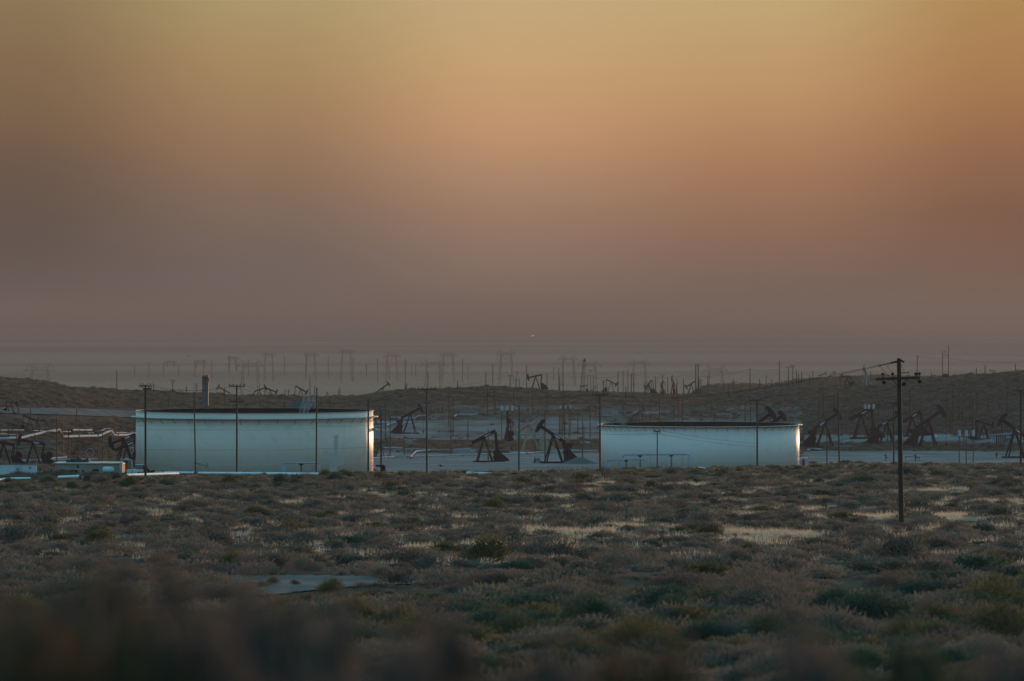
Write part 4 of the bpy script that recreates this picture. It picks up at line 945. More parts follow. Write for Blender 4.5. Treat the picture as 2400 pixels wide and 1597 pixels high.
pipe('steam_pipe', pp('A', (0, 950), (30, 948), (180, 960)), .2, .8, 'thin pipe dipping at the picture edge', lo=900, m='pipe_dull')
pipe('steam_pipe', pp('A', (900, 940), (1300, 935), (1360, 930)), .2, .8, 'thin pipe just above the long thick one near the tank', lo=900, m='pipe_dull')
pipe('steam_pipe', pp('A', (150, 1226), (480, 1215), (1000, 1210)), .35, .6, 'thick silver pipe behind the roof of the tan building', lo=850, m='pipe_dull')
pipe('steam_pipe', pp('A', (480, 1198), (680, 1183)), .16, 1.2, 'pale straight pipe slanting above the thick one', lo=850, sup=False)
pipe('steam_pipe', pp('A', (1215, 1205), (1380, 1200)), .3, .6, 'silver pipe stub meeting the taller tank', lo=800, m='pipe_dull')
pipe('steam_pipe', pp('H', (175, 1128), (380, 1118), (575, 1108)), .2, .6, 'low silver pipe leaving the sunlit tank edge', lo=850)
pipe('steam_pipe', pp('H', (820, 1102), (1180, 1094), (1640, 1078), (2060, 1065), (2357, 1058)), .17, .6, 'long thin silver pipe passing the hoops to the headless pumpjack', lo=850)
pipe('steam_pipe', pp('G', (560, 668), (900, 655), (1200, 632), (1400, 622), (1850, 605), (2357, 600)), .18, .6, 'silver pipe running behind both dark pumpjacks', lo=850)
pipe('steam_pipe', pp('G', (740, 640), (900, 638), (1060, 645)), .30, .6, 'short thick silver pipe below the beige pumpjack', lo=850)
pipe('steam_pipe', pp('H', (880, 1112), (980, 1005), (1230, 985)), .2, .6, 'silver pipe bending uphill left of the tee-topped pole', lo=850)
pipe('steam_pipe', pp('H', (385, 945), (560, 942), (735, 950)), .25, .6, 'thick silver pipe segment behind the bare poles', lo=850)
pipe('steam_pipe', pp('H', (780, 960), (1170, 970)), .15, .6, 'thin silver pipe with a sunlit end', lo=850)
pipe('steam_pipe', pp('H', (180, 478), (520, 485), (930, 490)), .38, .8, 'thick silver pipe behind the pumpjack by the taller tank', lo=900)
pipe('steam_pipe', pp('H', (180, 552), (300, 548), (400, 556)), .3, .8, 'silver pipe joining the tank below the thick one', lo=900)
pipe('steam_pipe', pp('H', (440, 520), (540, 490), (640, 465)), .25, .8, 'sunlit slanting pipe among the pipe bends', lo=900, sup=False)
pipe('steam_pipe', pp('H', (520, 378), (990, 378), (1020, 350), (1170, 348)), .2, 2.2, 'raised pipe stepping up behind the pumpjack head', lo=1200)
pipe('steam_pipe', pp('H', (655, 410), (700, 400), (980, 405)), .22, 1.8, 'raised pipe under the stepped one', lo=1200)
pipe('steam_pipe', pp('H', (1250, 408), (1370, 408)), .3, .8, 'short dull pipe below the yellow rail', lo=1200, m='pipe_dull')
pipe('steam_pipe', pp('H', (1680, 370), (1740, 325), (1900, 335), (2120, 330)), .35, .8, 'distant thick pipe below the ridge foot', lo=1200, m='pipe_dull')
pipe('steam_pipe', pp('H', (1140, 790), (1350, 790), (2150, 792)), .18, .5, 'pale pipe along the back of the scrub belt', lo=950, m='pipe_dull')
pipe('steam_pipe', pp('G', (830, 290), (1200, 298), (1530, 300)), .18, .6, 'thin pipe level with the beige pumpjack legs', lo=950, m='pipe_dull')
pipe('steam_pipe', pp('E', (1380, 1215), (1430, 1200), (1560, 1204)), .25, .5, 'silver pipe beside the low cabin at the lower tank', lo=850)
pipe('steam_pipe', pp('F', (0, 1166), (120, 1170), (240, 1170)), .14, .5, 'thin pale pipe along the scrub past the lower tank', lo=850, m='pipe_dull')
pipe('steam_pipe', pp('F', (1740, 1048), (1850, 1040), (2010, 1030)), .2, .6, 'pale pipe above the row of dark posts', lo=950)
pipe('steam_pipe', pp('F', (1800, 1078), (1920, 1078), (2000, 1076)), .2, .6, 'lower pale pipe beside the row of dark posts', lo=950, m='pipe_dull')
pipe('steam_pipe', pp('F', (820, 1285), (880, 1288), (970, 1290)), .07, .9, 'small dark valve pipe on the graded dirt', lo=850, m='steel_dark')
pipe('blue_pipe', pp('J', (0, 1125), (150, 1120), (360, 1125)), .2, .5, 'pale pipe beside the near edge of the lower tank', lo=900, m='pipe_dull')
pipe('blue_pipe', pp('J', (0, 1340), (90, 1330), (210, 1335)), .35, .4, 'light blue pipe heap left of the lower tank', lo=900)

# raised pipe frames in front of the tanks
def goal(name, pts, r, Y, label, drops, m='pipe', props=(), leg_m=None):
    """pts: top run (px,py); drops: (px, py_top) that go to the ground"""
    P_ = [at(px, py, Y) for px, py in pts]; o0 = P_[0]; root = empty(name, o0); tag(root, label, 'pipe frame', 'raised pipe loops')
    b = MB(); b.poly([p-o0 for p in P_], r, 8)
    b.build('pipe_run', M[m], root, True)
    for px, py in drops:
        p = at(px, py, Y); zg = hz1(p.x, Y); b = MB(); b.tube(p-o0, Vector((p.x, Y, zg-.2))-o0, r*.8, r*.8, 8); b.build('riser', M[m], root, True)
    for px, py in props:
        p = at(px, py, Y); zg = hz1(p.x, Y); b = MB(); q = p-o0; b.bar(q, Vector((p.x, Y, zg-.2))-o0, .2); b.box(q+Vector((0, 0, -.05)), (.75, .3, .3)); b.build('prop_post', M['steel_dark'], root)
    return root
g_ = lambda reg, *xy: [Rp(reg, x, y) for x, y in xy]
goal('pipe_loop', g_('B', (935, 1250), (960, 1243), (1290, 1243), (1308, 1252)), .17, 770, 'raised pipe loop in front of the taller tank', g_('B', (925, 1250), (945, 1250), (1275, 1250), (1302, 1252)), props=g_('B', (1115, 1255)))
goal('pipe_loop', g_('D', (750, 1222), (765, 1212), (1100, 1205), (1145, 1212)), .17, 905, 'lower smaller raised pipe loop before the lower tank', g_('D', (745, 1222), (770, 1215), (1120, 1210), (1142, 1215)), props=g_('D', (948, 1222)))
goal('pipe_loop', g_('D', (912, 1185), (920, 1168), (945, 1158), (1560, 1155), (1585, 1165), (1590, 1180)), .2, 915, 'taller longer raised pipe loop before the lower tank', g_('D', (912, 1185), (1025, 1165), (1192, 1160), (1358, 1160), (1522, 1160), (1582, 1165), (1592, 1175)), props=g_('D', (1090, 1170), (1408, 1168)))
goal('pipe_loop', g_('A', (1228, 1222), (1240, 1212), (1335, 1212), (1348, 1222)), .13, 740, 'square white pipe arch near the corner of the taller tank', g_('A', (1228, 1222), (1348, 1222)), props=g_('A', (1283, 1230)))
goal('pipe_loop', g_('A', (1720, 1300), (1730, 1297), (1850, 1298), (1860, 1310)), .06, 735, 'low thin pipe arch lying before the taller tank', g_('A', (1722, 1300), (1858, 1305)), m='pipe_dull')
# omega-shaped expansion hoops
def hoop(reg, xc, yt, yb, wz, label, n=1, dx=0, lo=900, r=.09, Y=None, m='pipe', group='expansion hoops in the steam lines'):
    px, pb = Rp(reg, xc, yb); Y = Y or findY(px, pb, lo, 2000); x = (px-1200)/FP*Y; z = hz1(x, Y)
    s = REG[reg][2]; W = wz/s/FP*Y; H = (yb-yt)/s/FP*Y
    root = empty('pipe_hoop', (x, Y, z)); tag(root, label, 'pipe loop', group)
    base = MB(); a_ = []
    for q in np.linspace(rad(-55), rad(235), 14): a_.append(Vector((W/2*math.cos(q), 0, H-W/2+W/2*math.sin(q))))
    pts = [Vector((W*.22, 0, 0))]+a_+[Vector((-W*.22, 0, 0))]
    base.poly(pts, r, 6); me_ = base.mesh('hoop', M[m], True)
    for k in range(n):
        o = link('hoop', me_, root, ((k-(n-1)/2)*dx/s/FP*Y, k*.5, 0))
        o.rotation_euler = (0, 0, .5 if n > 1 else 0)
hoop('A', 918, 1098, 1195, 75, 'single tall pipe hoop behind the tan building', lo=850)
hoop('A', 1345, 1085, 1185, 60, 'pipe hoops tucked beside the taller tank', 2, 22, lo=850)
hoop('H', 938, 612, 715, 70, 'single pipe hoop at the foot of the pumpjack behind the bends', lo=900)
hoop('H', 1840, 965, 1080, 95, 'row of silver pipe hoops like a coil near the headless pumpjack', 12, 24, lo=900)
hoop('H', 2055, 1012, 1070, 40, 'two small hoops at the end of the coil row', 2, 45, lo=900, r=.07)
hoop('H', 850, 810, 880, 85, 'small cluster of hoops in the scrub belt', 4, 18, lo=900)
hoop('F', 740, 1078, 1130, 45, 'bright hoop cluster beside the tallest pole', 5, 12, lo=900)
hoop('F', 1603, 1108, 1150, 35, 'small pale hoop under the transformer trio', lo=900, r=.06)
hoop('G', 1310, 740, 825, 90, 'hoop standing in the grey rubble heap', lo=900, r=.05, m='pipe_dull')
# yellow pipe rack and its posts
Yr = findY(1030, 977, 1200, 2000)
root = empty('pipe_rack', at(1007, 973, Yr)); tag(root, 'faded yellow pipe rack between the tanks with dark uprights', 'pipe rack'); o0 = root.location
for py in (971, 974.5): b = MB(); p = at(1007, py, Yr)-o0; q = at(1057, py, Yr)-o0; b.tube(p, q, .2, .2, 8); b.build('pipe_run', M['pipe_yellow'], root, True)
for k in range(6):
    p = at(1009+k*9, 970, Yr); b = MB(); b.bar(p-o0, Vector((p.x, Yr, hz1(p.x, Yr)))-o0, .2); b.build('post', M['pipe_yellow'], root)

# ------------------------------------------------------------------ buildings, trailers, small plant
def gpt(reg, x, y, lo, hi): a_, b_2 = Rp(reg, x, y); return ground(a_, b_2, lo, hi)
# tan building
Yb = 800.0; xl, _ = Rp('A', 560, 0); xr, _ = Rp('A', 1245, 0); zt = -(Rp('A', 0, 1252)[1]-HOR)/FP*Yb
X0 = (xl-1200)/FP*Yb; X1 = (xr-1200)/FP*Yb; zg = min(hz1(X0, Yb), hz1(X1, Yb))-.3
bd = empty('low_building', ((X0+X1)/2, Yb+4, zg)); tag(bd, 'long low tan building behind the green shrubs', 'building'); Wd = X1-X0; Hd = zt-zg
b = MB(); b.box((0, 0, Hd/2), (Wd, 8, Hd)); b.build('wall', M['tan'], bd)
b = MB(); b.box((0, 0, Hd+.08), (Wd+.5, 8.5, .16)); b.build('roof', M['girder'], bd)
for zx, zy, w_, h_, nm in ((778, 1330, .5, .6, 'window'), (850, 1332, .4, .65, 'window'), (632, 1325, .35, .8, 'window'), (795, 1280, .3, .3, 'vent'), (975, 1318, 1.2, .5, 'window')):
    px, py = Rp('A', zx, zy); xx = (px-1200)/FP*Yb-bd.location.x; zz = -(py-HOR)/FP*Yb-zg
    fr_ = MB(); fr_.box((xx, -4.02, zz), (w_+.14, .08, h_+.14)); fo = fr_.build(nm, M['girder'] if nm == 'window' else M['black'], bd)
    if nm == 'window': pn = MB(); pn.box((xx, -4.07, zz), (w_, .05, h_)); pn.build('pane', M['glass'], fo)
b = MB(); px, py = Rp('A', 735, 1312); xx = (px-1200)/FP*Yb-bd.location.x; zz = -(py-HOR)/FP*Yb-zg; b.box((xx, -4.5, zz), (2.6, 1.0, .06)); b.bar((xx-1.2, -4.9, zz), (xx-1.2, -4.9, 0), .07); b.bar((xx+1.2, -4.9, zz), (xx+1.2, -4.9, 0), .07); b.build('awning', M['galv'], bd)
for zx, s_ in ((760, 1.2), (850, .9), (690, .8)):
    px, _ = Rp('A', zx, 0); xx = (px-1200)/FP*Yb-bd.location.x; b = MB(); b.box((xx, 0, Hd+.16+.3*s_), (1.6*s_, 1.2, .6*s_)); b.tube((xx+.3, 0, Hd+.5*s_), (xx+.3, 0, Hd+1.0*s_), .2, .2, 8); b.build('roof_unit', M['steel_blue'], bd)
# white trailer
Yw = 735.0; X0 = (Rp('A', -40, 0)[0]-1200)/FP*Yw; X1 = (Rp('A', 362, 0)[0]-1200)/FP*Yw; zt = -(Rp('A', 0, 1273)[1]-HOR)/FP*Yw; zg = hz1(X1, Yw)
tr = empty('office_trailer', ((X0+X1)/2, Yw+1.2, zg)); tag(tr, 'white box trailer behind the brush at the picture edge', 'trailer'); Wd = X1-X0; Hd = max(zt-zg, 1.8)
b = MB(); b.box((0, 0, Hd*.55), (Wd, 2.4, Hd*.9)); b.build('body', M['white'], tr)
b = MB(); b.box((0, 0, Hd+.02), (Wd+.12, 2.5, .07)); b.build('roof', M['galv'], tr)
for fx in (-.02, .14): b = MB(); b.box((Wd*fx, -1.215, Hd*.55), (.05, .03, Hd*.86)); b.build('panel_joint', M['steel_blue'], tr)
b = MB(); b.box((Wd*.36, -1.22, Hd*.82), (.32, .04, .22)); b.build('vent', M['black'], tr)
b = MB(); b.box((Wd*.06, -1.22, Hd*.5), (.7, .05, Hd*.72)); dd = b.build('door', M['galv'], tr); b = MB(); b.box((Wd*.06+.25, -1.27, Hd*.5), (.06, .05, .12)); b.build('handle', M['black'], dd)
for s_ in (-1, 1): b = MB(); b.tube((Wd*.1*s_, -1.25, .3), (Wd*.1*s_, 1.25, .3), .33, .33, 14); b.build('wheel', M['black'], tr)
b = MB(); b.bar((Wd*.06, -1.35, .9), (Wd*.0, -2.2, .05), .06); b.bar((Wd*.06+.5, -1.35, .9), (Wd*.0+.5, -2.2, .05), .06); b.build('steps', M['steel_dark'], tr)
# horizontal vessel
Yv = 775.0; pL = at(*Rp('A', 1045, 1312), Yv); pR = at(*Rp('A', 1168, 1312), Yv); vz = hz1(pL.x, Yv)
vs_ = empty('horizontal_vessel', ((pL.x+pR.x)/2, Yv, vz)); tag(vs_, 'pale horizontal vessel with rounded ends beside the tan building', 'vessel'); hw = (pR.x-pL.x)/2; zc_ = max(pL.z-vz, .9)
b = MB(); r_ = .55; prof = [(-hw, .05), (-hw+.08, r_*.6), (-hw+.25, r_*.92), (-hw+.45, r_), (hw-.45, r_), (hw-.25, r_*.92), (hw-.08, r_*.6), (hw, .05)]
vs = []; n = 16
for x_, rr in prof:
    for k in range(n): q = 2*math.pi*k/n; vs.append((x_, rr*math.cos(q), zc_+rr*math.sin(q)))
b.add(vs, [(i*n+k, i*n+(k+1) % n, (i+1)*n+(k+1) % n, (i+1)*n+k) for i in range(len(prof)-1) for k in range(n)]+[tuple(range(n)), tuple(range((len(prof)-1)*n, len(prof)*n))]); b.build('shell', M['white'], vs_, True)
for s_ in (-.6, .6): b = MB(); b.box((hw*s_, 0, zc_/2-.2), (.18, .8, zc_-.2)); b.build('saddle', M['steel_dark'], vs_)
# pickup truck by the tank corner
Yk = 748.0; pk = at(*Rp('A', 1425, 1345), Yk); kz = hz1(pk.x, Yk)
tk = empty('pickup_truck', (pk.x, Yk, kz+.25), rad(60), 1.0); tag(tk, 'white pickup truck facing us at the corner of the taller tank', 'truck')
b = MB(); b.prism([(-2.6, .5), (2.6, .5), (2.65, 1.0), (1.3, 1.12), (-.2, 1.15), (-2.6, 1.15)], 1.9); b.build('body', M['white'], tk)
b = MB(); b.prism([(-.3, 1.16), (1.25, 1.16), (.6, 1.85), (-.2, 1.9)], 1.7); cb = b.build('cab', M['glass'], tk)
b = MB(); b.box((.2, 0, 1.92), (.9, 1.6, .06)); b.build('roof', M['white'], tk)
wm = MB(); wm.tube((0, -.12, 0), (0, .12, 0), .4, .4, 14); wm = wm.mesh('wheel', M['black'])
for sx in (-1.7, 1.7):
    for sy in (-.9, .9): link('wheel', wm, tk, (sx, sy, .4))
b = MB(); b.box((2.67, 0, .8), (.06, 1.2, .3)); b.build('grille', M['black'], tk)
for sy in (-.75, .75): b = MB(); b.box((2.67, sy, .85), (.06, .3, .18)); b.build('headlight', M['plate'], tk)
# dark machine on skid next to the truck
def skid_unit(px, py, Y, wd, ht_, label, m='steel_dark', cat='machine', name='engine_skid'):
    p = at(px, py, Y); z = hz1(p.x, Y); r_ = empty(name, (p.x, Y, z)); tag(r_, label, cat)
    b = MB(); b.box((0, 0, .15), (wd, 1.6, .3)); b.build('skid', M['steel_dark'], r_)
    b = MB(); b.box((-wd*.15, 0, .3+ht_*.3), (wd*.6, 1.2, ht_*.6)); b.build('engine_block', M[m], r_)
    b = MB(); b.tube((-wd*.3, 0, .3+ht_*.6), (-wd*.3, 0, .3+ht_), .08, .08, 8); b.build('exhaust', M['steel_dark'], r_); b = MB(); b.tube((0, 0, .3+ht_*.6), (0, 0, .3+ht_*.85), .14, .12, 8); b.build('muffler', M['steel_dark'], r_)
    b = MB(); b.box((wd*.33, 0, .3+ht_*.25), (wd*.25, 1.3, ht_*.5)); b.build('radiator', M['black'], r_)
    return r_
skid_unit(*Rp('A', 1500, 1330), 748, 3.0, 1.9, 'dark engine skid between the pickup truck and the first front pole')
skid_unit(*Rp('A', 410, 1345), 760, 2.6, 1.5, 'tan engine box at the foot of the plated pumpjack', m='tan')
skid_unit(*Rp('A', 525, 1340), 765, 2.0, 1.4, 'blue-grey engine skid beside the tan building', m='steel_blue')
skid_unit(*Rp('E', 1320, 1280), 985, 2.4, 2.4, 'dark engine skid hidden by the side of the lower tank')
# low cabin at the lower tank
p = at(*Rp('E', 1350, 1362), 985); z = hz1(p.x, 985); cb = empty('low_cabin', (p.x, 985, z)); tag(cb, 'small blue-grey cabin with railed roof beside the lower tank', 'cabin'); hh = max(-(Rp('E', 0, 1298)[1]-HOR)/FP*985-z, 1.3)
b = MB(); b.box((0, 0, hh/2), (1.9, 2.2, hh)); b.build('wall', M['can'], cb)
b = MB()
for s_ in (-.9, -.3, .3, .9): b.bar((s_, -1.05, hh), (s_, -1.05, hh+.5), .05)
b.bar((-.95, -1.05, hh+.5), (.95, -1.05, hh+.5), .05); b.build('roof_rail', M['steel_dark'], cb)
b = MB(); b.box((-.2, -1.12, hh*.5), (.6, .04, hh*.7)); b.build('door', M['steel_blue'], cb)
# pale cabinets on the flat past the lower tank
for reg, x0_, x1_, y0_, y1_, lab in (('F', 1132, 1175, 1035, 1085, 'pale blue cabinet behind the biggest pumpjack'), ('F', 563, 590, 985, 1035, 'pale cabinet beside the plated pumpjack')):
    px0, pt_ = Rp(reg, x0_, y0_); px1, pb_ = Rp(reg, x1_, y1_); Yc = findY((px0+px1)/2, pb_, 900, 1800); xx = ((px0+px1)/2-1200)/FP*Yc; z = hz1(xx, Yc); w_ = (px1-px0)/FP*Yc; h_ = (pb_-pt_)/FP*Yc
    c_ = empty('equipment_cabinet', (xx, Yc, z)); tag(c_, lab, 'cabinet'); b = MB(); b.box((0, 0, h_/2), (w_, .9, h_)); b.build('housing', M['can'], c_); b = MB(); b.box((0, -.47, h_*.5), (w_*.8, .04, h_*.8)); b.build('door', M['white'], c_); b = MB(); b.box((0, 0, h_+.05), (w_*1.1, 1.1, .08)); b.build('roof', M['steel_blue'], c_)
# row of dark posts
px, pb_ = Rp('F', 1880, 1130); Yc = findY(px, pb_, 900, 1800); zc = hz1((px-1200)/FP*Yc, Yc); root = empty('post_row_fence', ((px-1200)/FP*Yc, Yc, zc)); tag(root, 'short row of thick dark posts past the transformer trio', 'post fence')
for k in range(5): b = MB(); xx = (k-2)*(24/4.751)/FP*Yc; hgt = (80/4.751)/FP*Yc; b.box((xx, 0, hgt/2), (.35, .35, hgt)); b.build('post', M['wood_dark'], root)
b = MB(); b.box((0, 0, .8*(80/4.751)/FP*Yc), (4*(24/4.751)/FP*Yc, .12, .16)); b.build('rail', M['wood_dark'], root)
# wellheads (Christmas trees) on the flat
def wellhead(reg, x, yt, yb, label, lo=850):
    px, pb_ = Rp(reg, x, yb); Y = findY(px, pb_, lo, 1800); X = (px-1200)/FP*Y; z = hz1(X, Y); h = (yb-yt)/REG[reg][2]/FP*Y
    r_ = empty('wellhead_valve', (X, Y, z)); tag(r_, label, 'wellhead'); b = MB(); b.tube((0, 0, -.1), (0, 0, h), .13, .10, 8); b.box((0, 0, h*.45), (.4, .4, .3)); b.box((0, 0, h*.75), (.35, .35, .25)); b.build('stem', M['steel_dark'], r_)
    for zz, s_ in ((.45, 1), (.75, -1)): b = MB(); b.tube((0, 0, h*zz), (s_*.55, 0, h*zz), .06, .06, 6); b.tube((s_*.55, 0, h*zz-.22), (s_*.55, 0, h*zz+.22), .05, .05, 6); b.build('valve_handle', M['steel_dark'], r_)
wellhead('F', 600, 1255, 1330, 'dark valve stem on pale dirt left of the tee pole')
wellhead('F', 1745, 1165, 1215, 'small dark valve on the dirt behind the transformer trio')
wellhead('F', 930, 1255, 1330, 'small dark valve on the dirt beside the tallest pole')
wellhead('C', 797, 1262, 1285, 'tiny dark valve on the pale bank between the tanks')
wellhead('A', 1300, 1060, 1100, 'dark valve behind the crowded pumpjacks')
# rubble heap and dirt mound between the tanks
def mound(reg, xc, yb, wz, hz_, label, m, name, dep=1.0, lo=850):
    px, pb_ = Rp(reg, xc, yb); s = REG[reg][2]; Y = findY(px, pb_, lo, 1800); X = (px-1200)/FP*Y; z = hz1(X, Y); Wd = wz/s/FP*Y/2; Hh = hz_/s/FP*Y
    b = MB(); n, m_ = 28, 8; vs = [(0, 0, Hh)]
    for i in range(1, m_+1):
        for k in range(n):
            q = 2*math.pi*k/n; f = i/m_; rr = 1+.12*math.sin(3*q+1)+.08*math.sin(7*q)
            vs.append((Wd*f*rr*math.cos(q), Wd*dep*f*rr*math.sin(q), Hh*(.5+.5*math.cos(math.pi*f))*(1+.1*math.sin(5*q+i))-(.3 if i == m_ else 0)))
    fs = [(0, 1+k, 1+(k+1) % n) for k in range(n)]+[(1+(i-1)*n+k, 1+i*n+k, 1+i*n+(k+1) % n, 1+(i-1)*n+(k+1) % n) for i in range(1, m_) for k in range(n)]
    b.add(vs, fs); o = b.build(name, M[m], None, True, (X, Y+1, z)); return o
tag(mound('G', 1265, 826, 230, 90, '', 'rock', 'rubble_heap'), 'grey rubble heap beside the dark pumpjack between the tanks', 'rubble heap')
tag(mound('G', 2020, 850, 760, 120, '', 'pad', 'dirt_mound', .5), 'long pale dirt mound sloping up behind the dark pumpjack', 'dirt mound')

# barrier fence at the dirt edge right of the lower brush: little chain fence
px0, px1 = 1285, 1400
Yq = findY(1340, 1104.5, 640, 1000); root = empty('wire_fence', at(px0, 1105, Yq)); tag(root, 'low wire fence line along the brush edge between the tanks', 'fence'); o0 = root.location.copy(); root.location.z = hz1(o0.x, Yq)
o0 = root.location.copy()
for k in range(11):
    p = at(px0+(px1-px0)*k/10, 1100, Yq); z = hz1(p.x, Yq); b = MB(); b.bar((p.x-o0.x, 0, z-o0.z), (p.x-o0.x, 0, z-o0.z+1.1), .06); b.build('post', M['wood'], root)
b = MB()
for hh in (.5, .8, 1.05): b.bar((0, 0, hh), (at(px1, 1100, Yq).x-o0.x, 0, hz1(at(px1, 1100, Yq).x, Yq)-o0.z+hh), .025)
b.build('wire', M['wire'], root)

# ------------------------------------------------------------------ overhead wires
def wire(p, q, sag, r, label, group='overhead wires between the poles', n=16):
    p = Vector(p); q = Vector(q); pts = [p.lerp(q, k/n)-Vector((0, 0, sag*4*(k/n)*(1-k/n)))-p for k in range(n+1)]
    b = MB(); b.poly(pts, r, 4); o = b.build('overhead_wire', M['wire'], None, False, p); tag(o, label, 'wire', group)
T = {k: v[1] for k, v in fp.items()}
def wpt_(reg, x, y, Y): return at(*Rp(reg, x, y), Y)
bt = big[1]
for k, (dx, dz) in enumerate(((-1.3, -.47), (-1.3, -.40))):
    wire(bt+Vector((dx, 0, dz)), T['p6']+Vector((.5-.9*k, 0, -.05)), 1.2, .013, ['upper', 'lower'][k]+' wire from the tallest pole toward the lower tank')
def span(a_, b_2, nm, offs=(-.9, .9), dz=0, sag=1.0, r=.014):
    for k, o_ in enumerate(offs):
        wire(T[a_]+Vector((o_, 0, dz)), T[b_2]+Vector((o_, 0, dz)), sag, r, ('first ' if k == 0 else 'second ')+nm)
span('p5', 'p6', 'wire sagging between the midway pole and the lower tank', sag=.9)
span('p2', 'p5', 'long wire crossing above the taller tank rim', sag=2.2)
span('p1', 'p2', 'wire between the switch pole and the double-armed pole', sag=.8, offs=(-.5, .5))
span('p8', 'p10', 'wire from the tall tee pole toward the tallest pole', sag=1.4, dz=-.2)
for k, dz in enumerate((-5.2, -5.7)):
    wire(T['p6']+Vector((0, 0, dz)), Vector((T['p7'].x, T['p7'].y, T['p6'].z+dz+.35)), .15, .013, ('upper', 'lower')[k]+' wire across the lower tank up to the short tee pole')
    wire(Vector((T['p7'].x, T['p7'].y, T['p6'].z+dz+.35)), Vector((T['p8'].x, T['p8'].y, T['p7'].z-2.2-.5*k)), .25, .013, ('upper', 'lower')[k]+' wire across the lower tank past the short tee pole')
def zrow(key, py): v = T[key]; return Vector((v.x, v.y, -(py-HOR)/FP*v.y))
for k, (a_, b_2, pa, pb_, sg, lab) in enumerate((('p1', 'p2', 1007, 1007.5, .05, 'wire level across the middle of the taller tank'), ('p2', 'p3', 1008, 1004, .1, 'wire rising across the middle of the taller tank'), ('p3', 'p4', 1000, 997, .1, 'wire reaching the sunlit edge of the taller tank'),
                                            ('p1', 'p2', 1054, 1055, .05, 'low wire across the taller tank near its corner'), ('p2', 'p3', 1055, 1052, .1, 'low wire across the middle of the taller tank'), ('p3', 'p4', 1052, 1048, .1, 'low wire reaching the sunlit edge'),
                                            ('p2', 'p3', 980, 981, .6, 'wire sagging along the upper band of the taller tank'), ('p3', 'p4', 978, 972, .3, 'wire rising along the upper band to the black pole'), ('p0', 'p1', 985, 998, .4, 'wire from the building pole to the switch pole'), ('p0', 'p1', 1000, 985, .8, 'wire crossing behind the shrubs to the switch pole'))):
    wire(zrow(a_, pa), zrow(b_2, pb_), sg, .012, lab)
for k, (q0, q1, sg, lab) in enumerate(((('A', 320, 875), ('A', 783, 800), 3.0, 'wire sagging low over the flat under the dark hill'), (('A', 783, 800), ('A', 1290, 780), 2.5, 'wire sagging to the pole before the grey dirt road'), (('A', 0, 865), ('A', 583, 868), 2.5, 'wire crossing before the dim red-headed pumpjack'), (('A', 583, 880), ('A', 1212, 900), 2.5, 'wire sagging behind the two-armed pole'), (('A', 1000, 890), ('A', 1380, 850), 1.5, 'short wire climbing to the taller tank'))):
    wire(at(*Rp(*q0), 900), at(*Rp(*q1), 900), sg*.5, .016, lab)
span('p10', 'p11', 'wire between the two tee poles past the tallest pole', sag=1.6, offs=(-.7, .7))
wire(wpt_('C', 655, 490, 560), wpt_('C', 1273, 455, 1500), 2.0, .02, 'wire from the midway tee pole toward the ridge')
wire(wpt_('E', 1345, 690, 1400), wpt_('F', 520, 690, 1400), 1.0, .03, 'wire across the dark slope above the hung transformers')
wire(wpt_('F', 620, 825, 1200), wpt_('F', 1450, 828, 1200), 1.0, .03, 'wire across the slope behind the biggest pumpjack')
# far ridge wire
def wpt(reg, x, y, Y): return at(*Rp(reg, x, y), Y)
wire(wpt('D', 1027, 345, 1960), wpt('D', 1533, 352, 1960), 1.0, .04, 'ridge wire above the four end-on pumpjacks')
wire(wpt('D', 1533, 352, 1960), wpt('E', 750, 312, 1960), 1.5, .04, 'ridge wire leading to the tee pole over the lower tank')
wire(wpt('E', 750, 312, 1960), wpt('E', 1227, 272, 1960), 1.2, .04, 'ridge wire leading up to the two-armed hill pole')
wire(wpt('D', 300, 350, 1960), wpt('D', 1000, 345, 1960), 1.2, .04, 'ridge wire passing the lattice mast')
wire(wpt('C', 760, 470, 1950), wpt('C', 1505, 350, 1950), 1.0, .04, 'ridge wire climbing over the middle of the ridge')
wire(wpt('F', 950, 168, 1900), wpt('F', 1297, 188, 1850), .6, .035, 'hill wire from the skyline tee pole to the two-legged frame')
wire(wpt('F', 1297, 188, 1850), wpt('F', 2138, 228, 1800), 1.0, .035, 'hill wire running out of the picture from the two-legged frame')
wire(wpt('A', 1193, 490, 1800), wpt('A', 2003, 485, 1800), .5, .04, 'ridge wire behind the switch pole')

# ------------------------------------------------------------------ far lamps and birds
LM = bpy.data.materials.new('lit_lamp'); LM.use_nodes = True; e_ = LM.node_tree.nodes['Principled BSDF']; e_.inputs['Emission Color'].default_value = (1, .55, .18, 1); e_.inputs['Emission Strength'].default_value = 4
for px, py, Y, r_, lab in ((1249, 787, 8500, .7, 'tiny orange lamp glowing far out on the plain'), (757, 802, 8200, .35, 'faint lamp far behind the taller tank, first of two'), (781, 802, 8200, .35, 'faint lamp far behind the taller tank, second of two')):
    p = at(px, py, Y); z = hz1(p.x, Y); root = empty('distant_lamp', (p.x, Y, z)); tag(root, lab, 'lamp', 'lit lamps far out on the plain')
    h = max(p.z-z, 6); b = MB(); b.tube((0, 0, 0), (0, 0, h), .15, .1, 6); b.build('lamp_post', M['pylon'], root)
    b = MB(); b.ring([(.01, h-r_), (r_*.8, h-r_*.5), (r_, h), (r_*.8, h+r_*.5), (.01, h+r_)], 10, False); b.build('lamp_globe', LM, root)
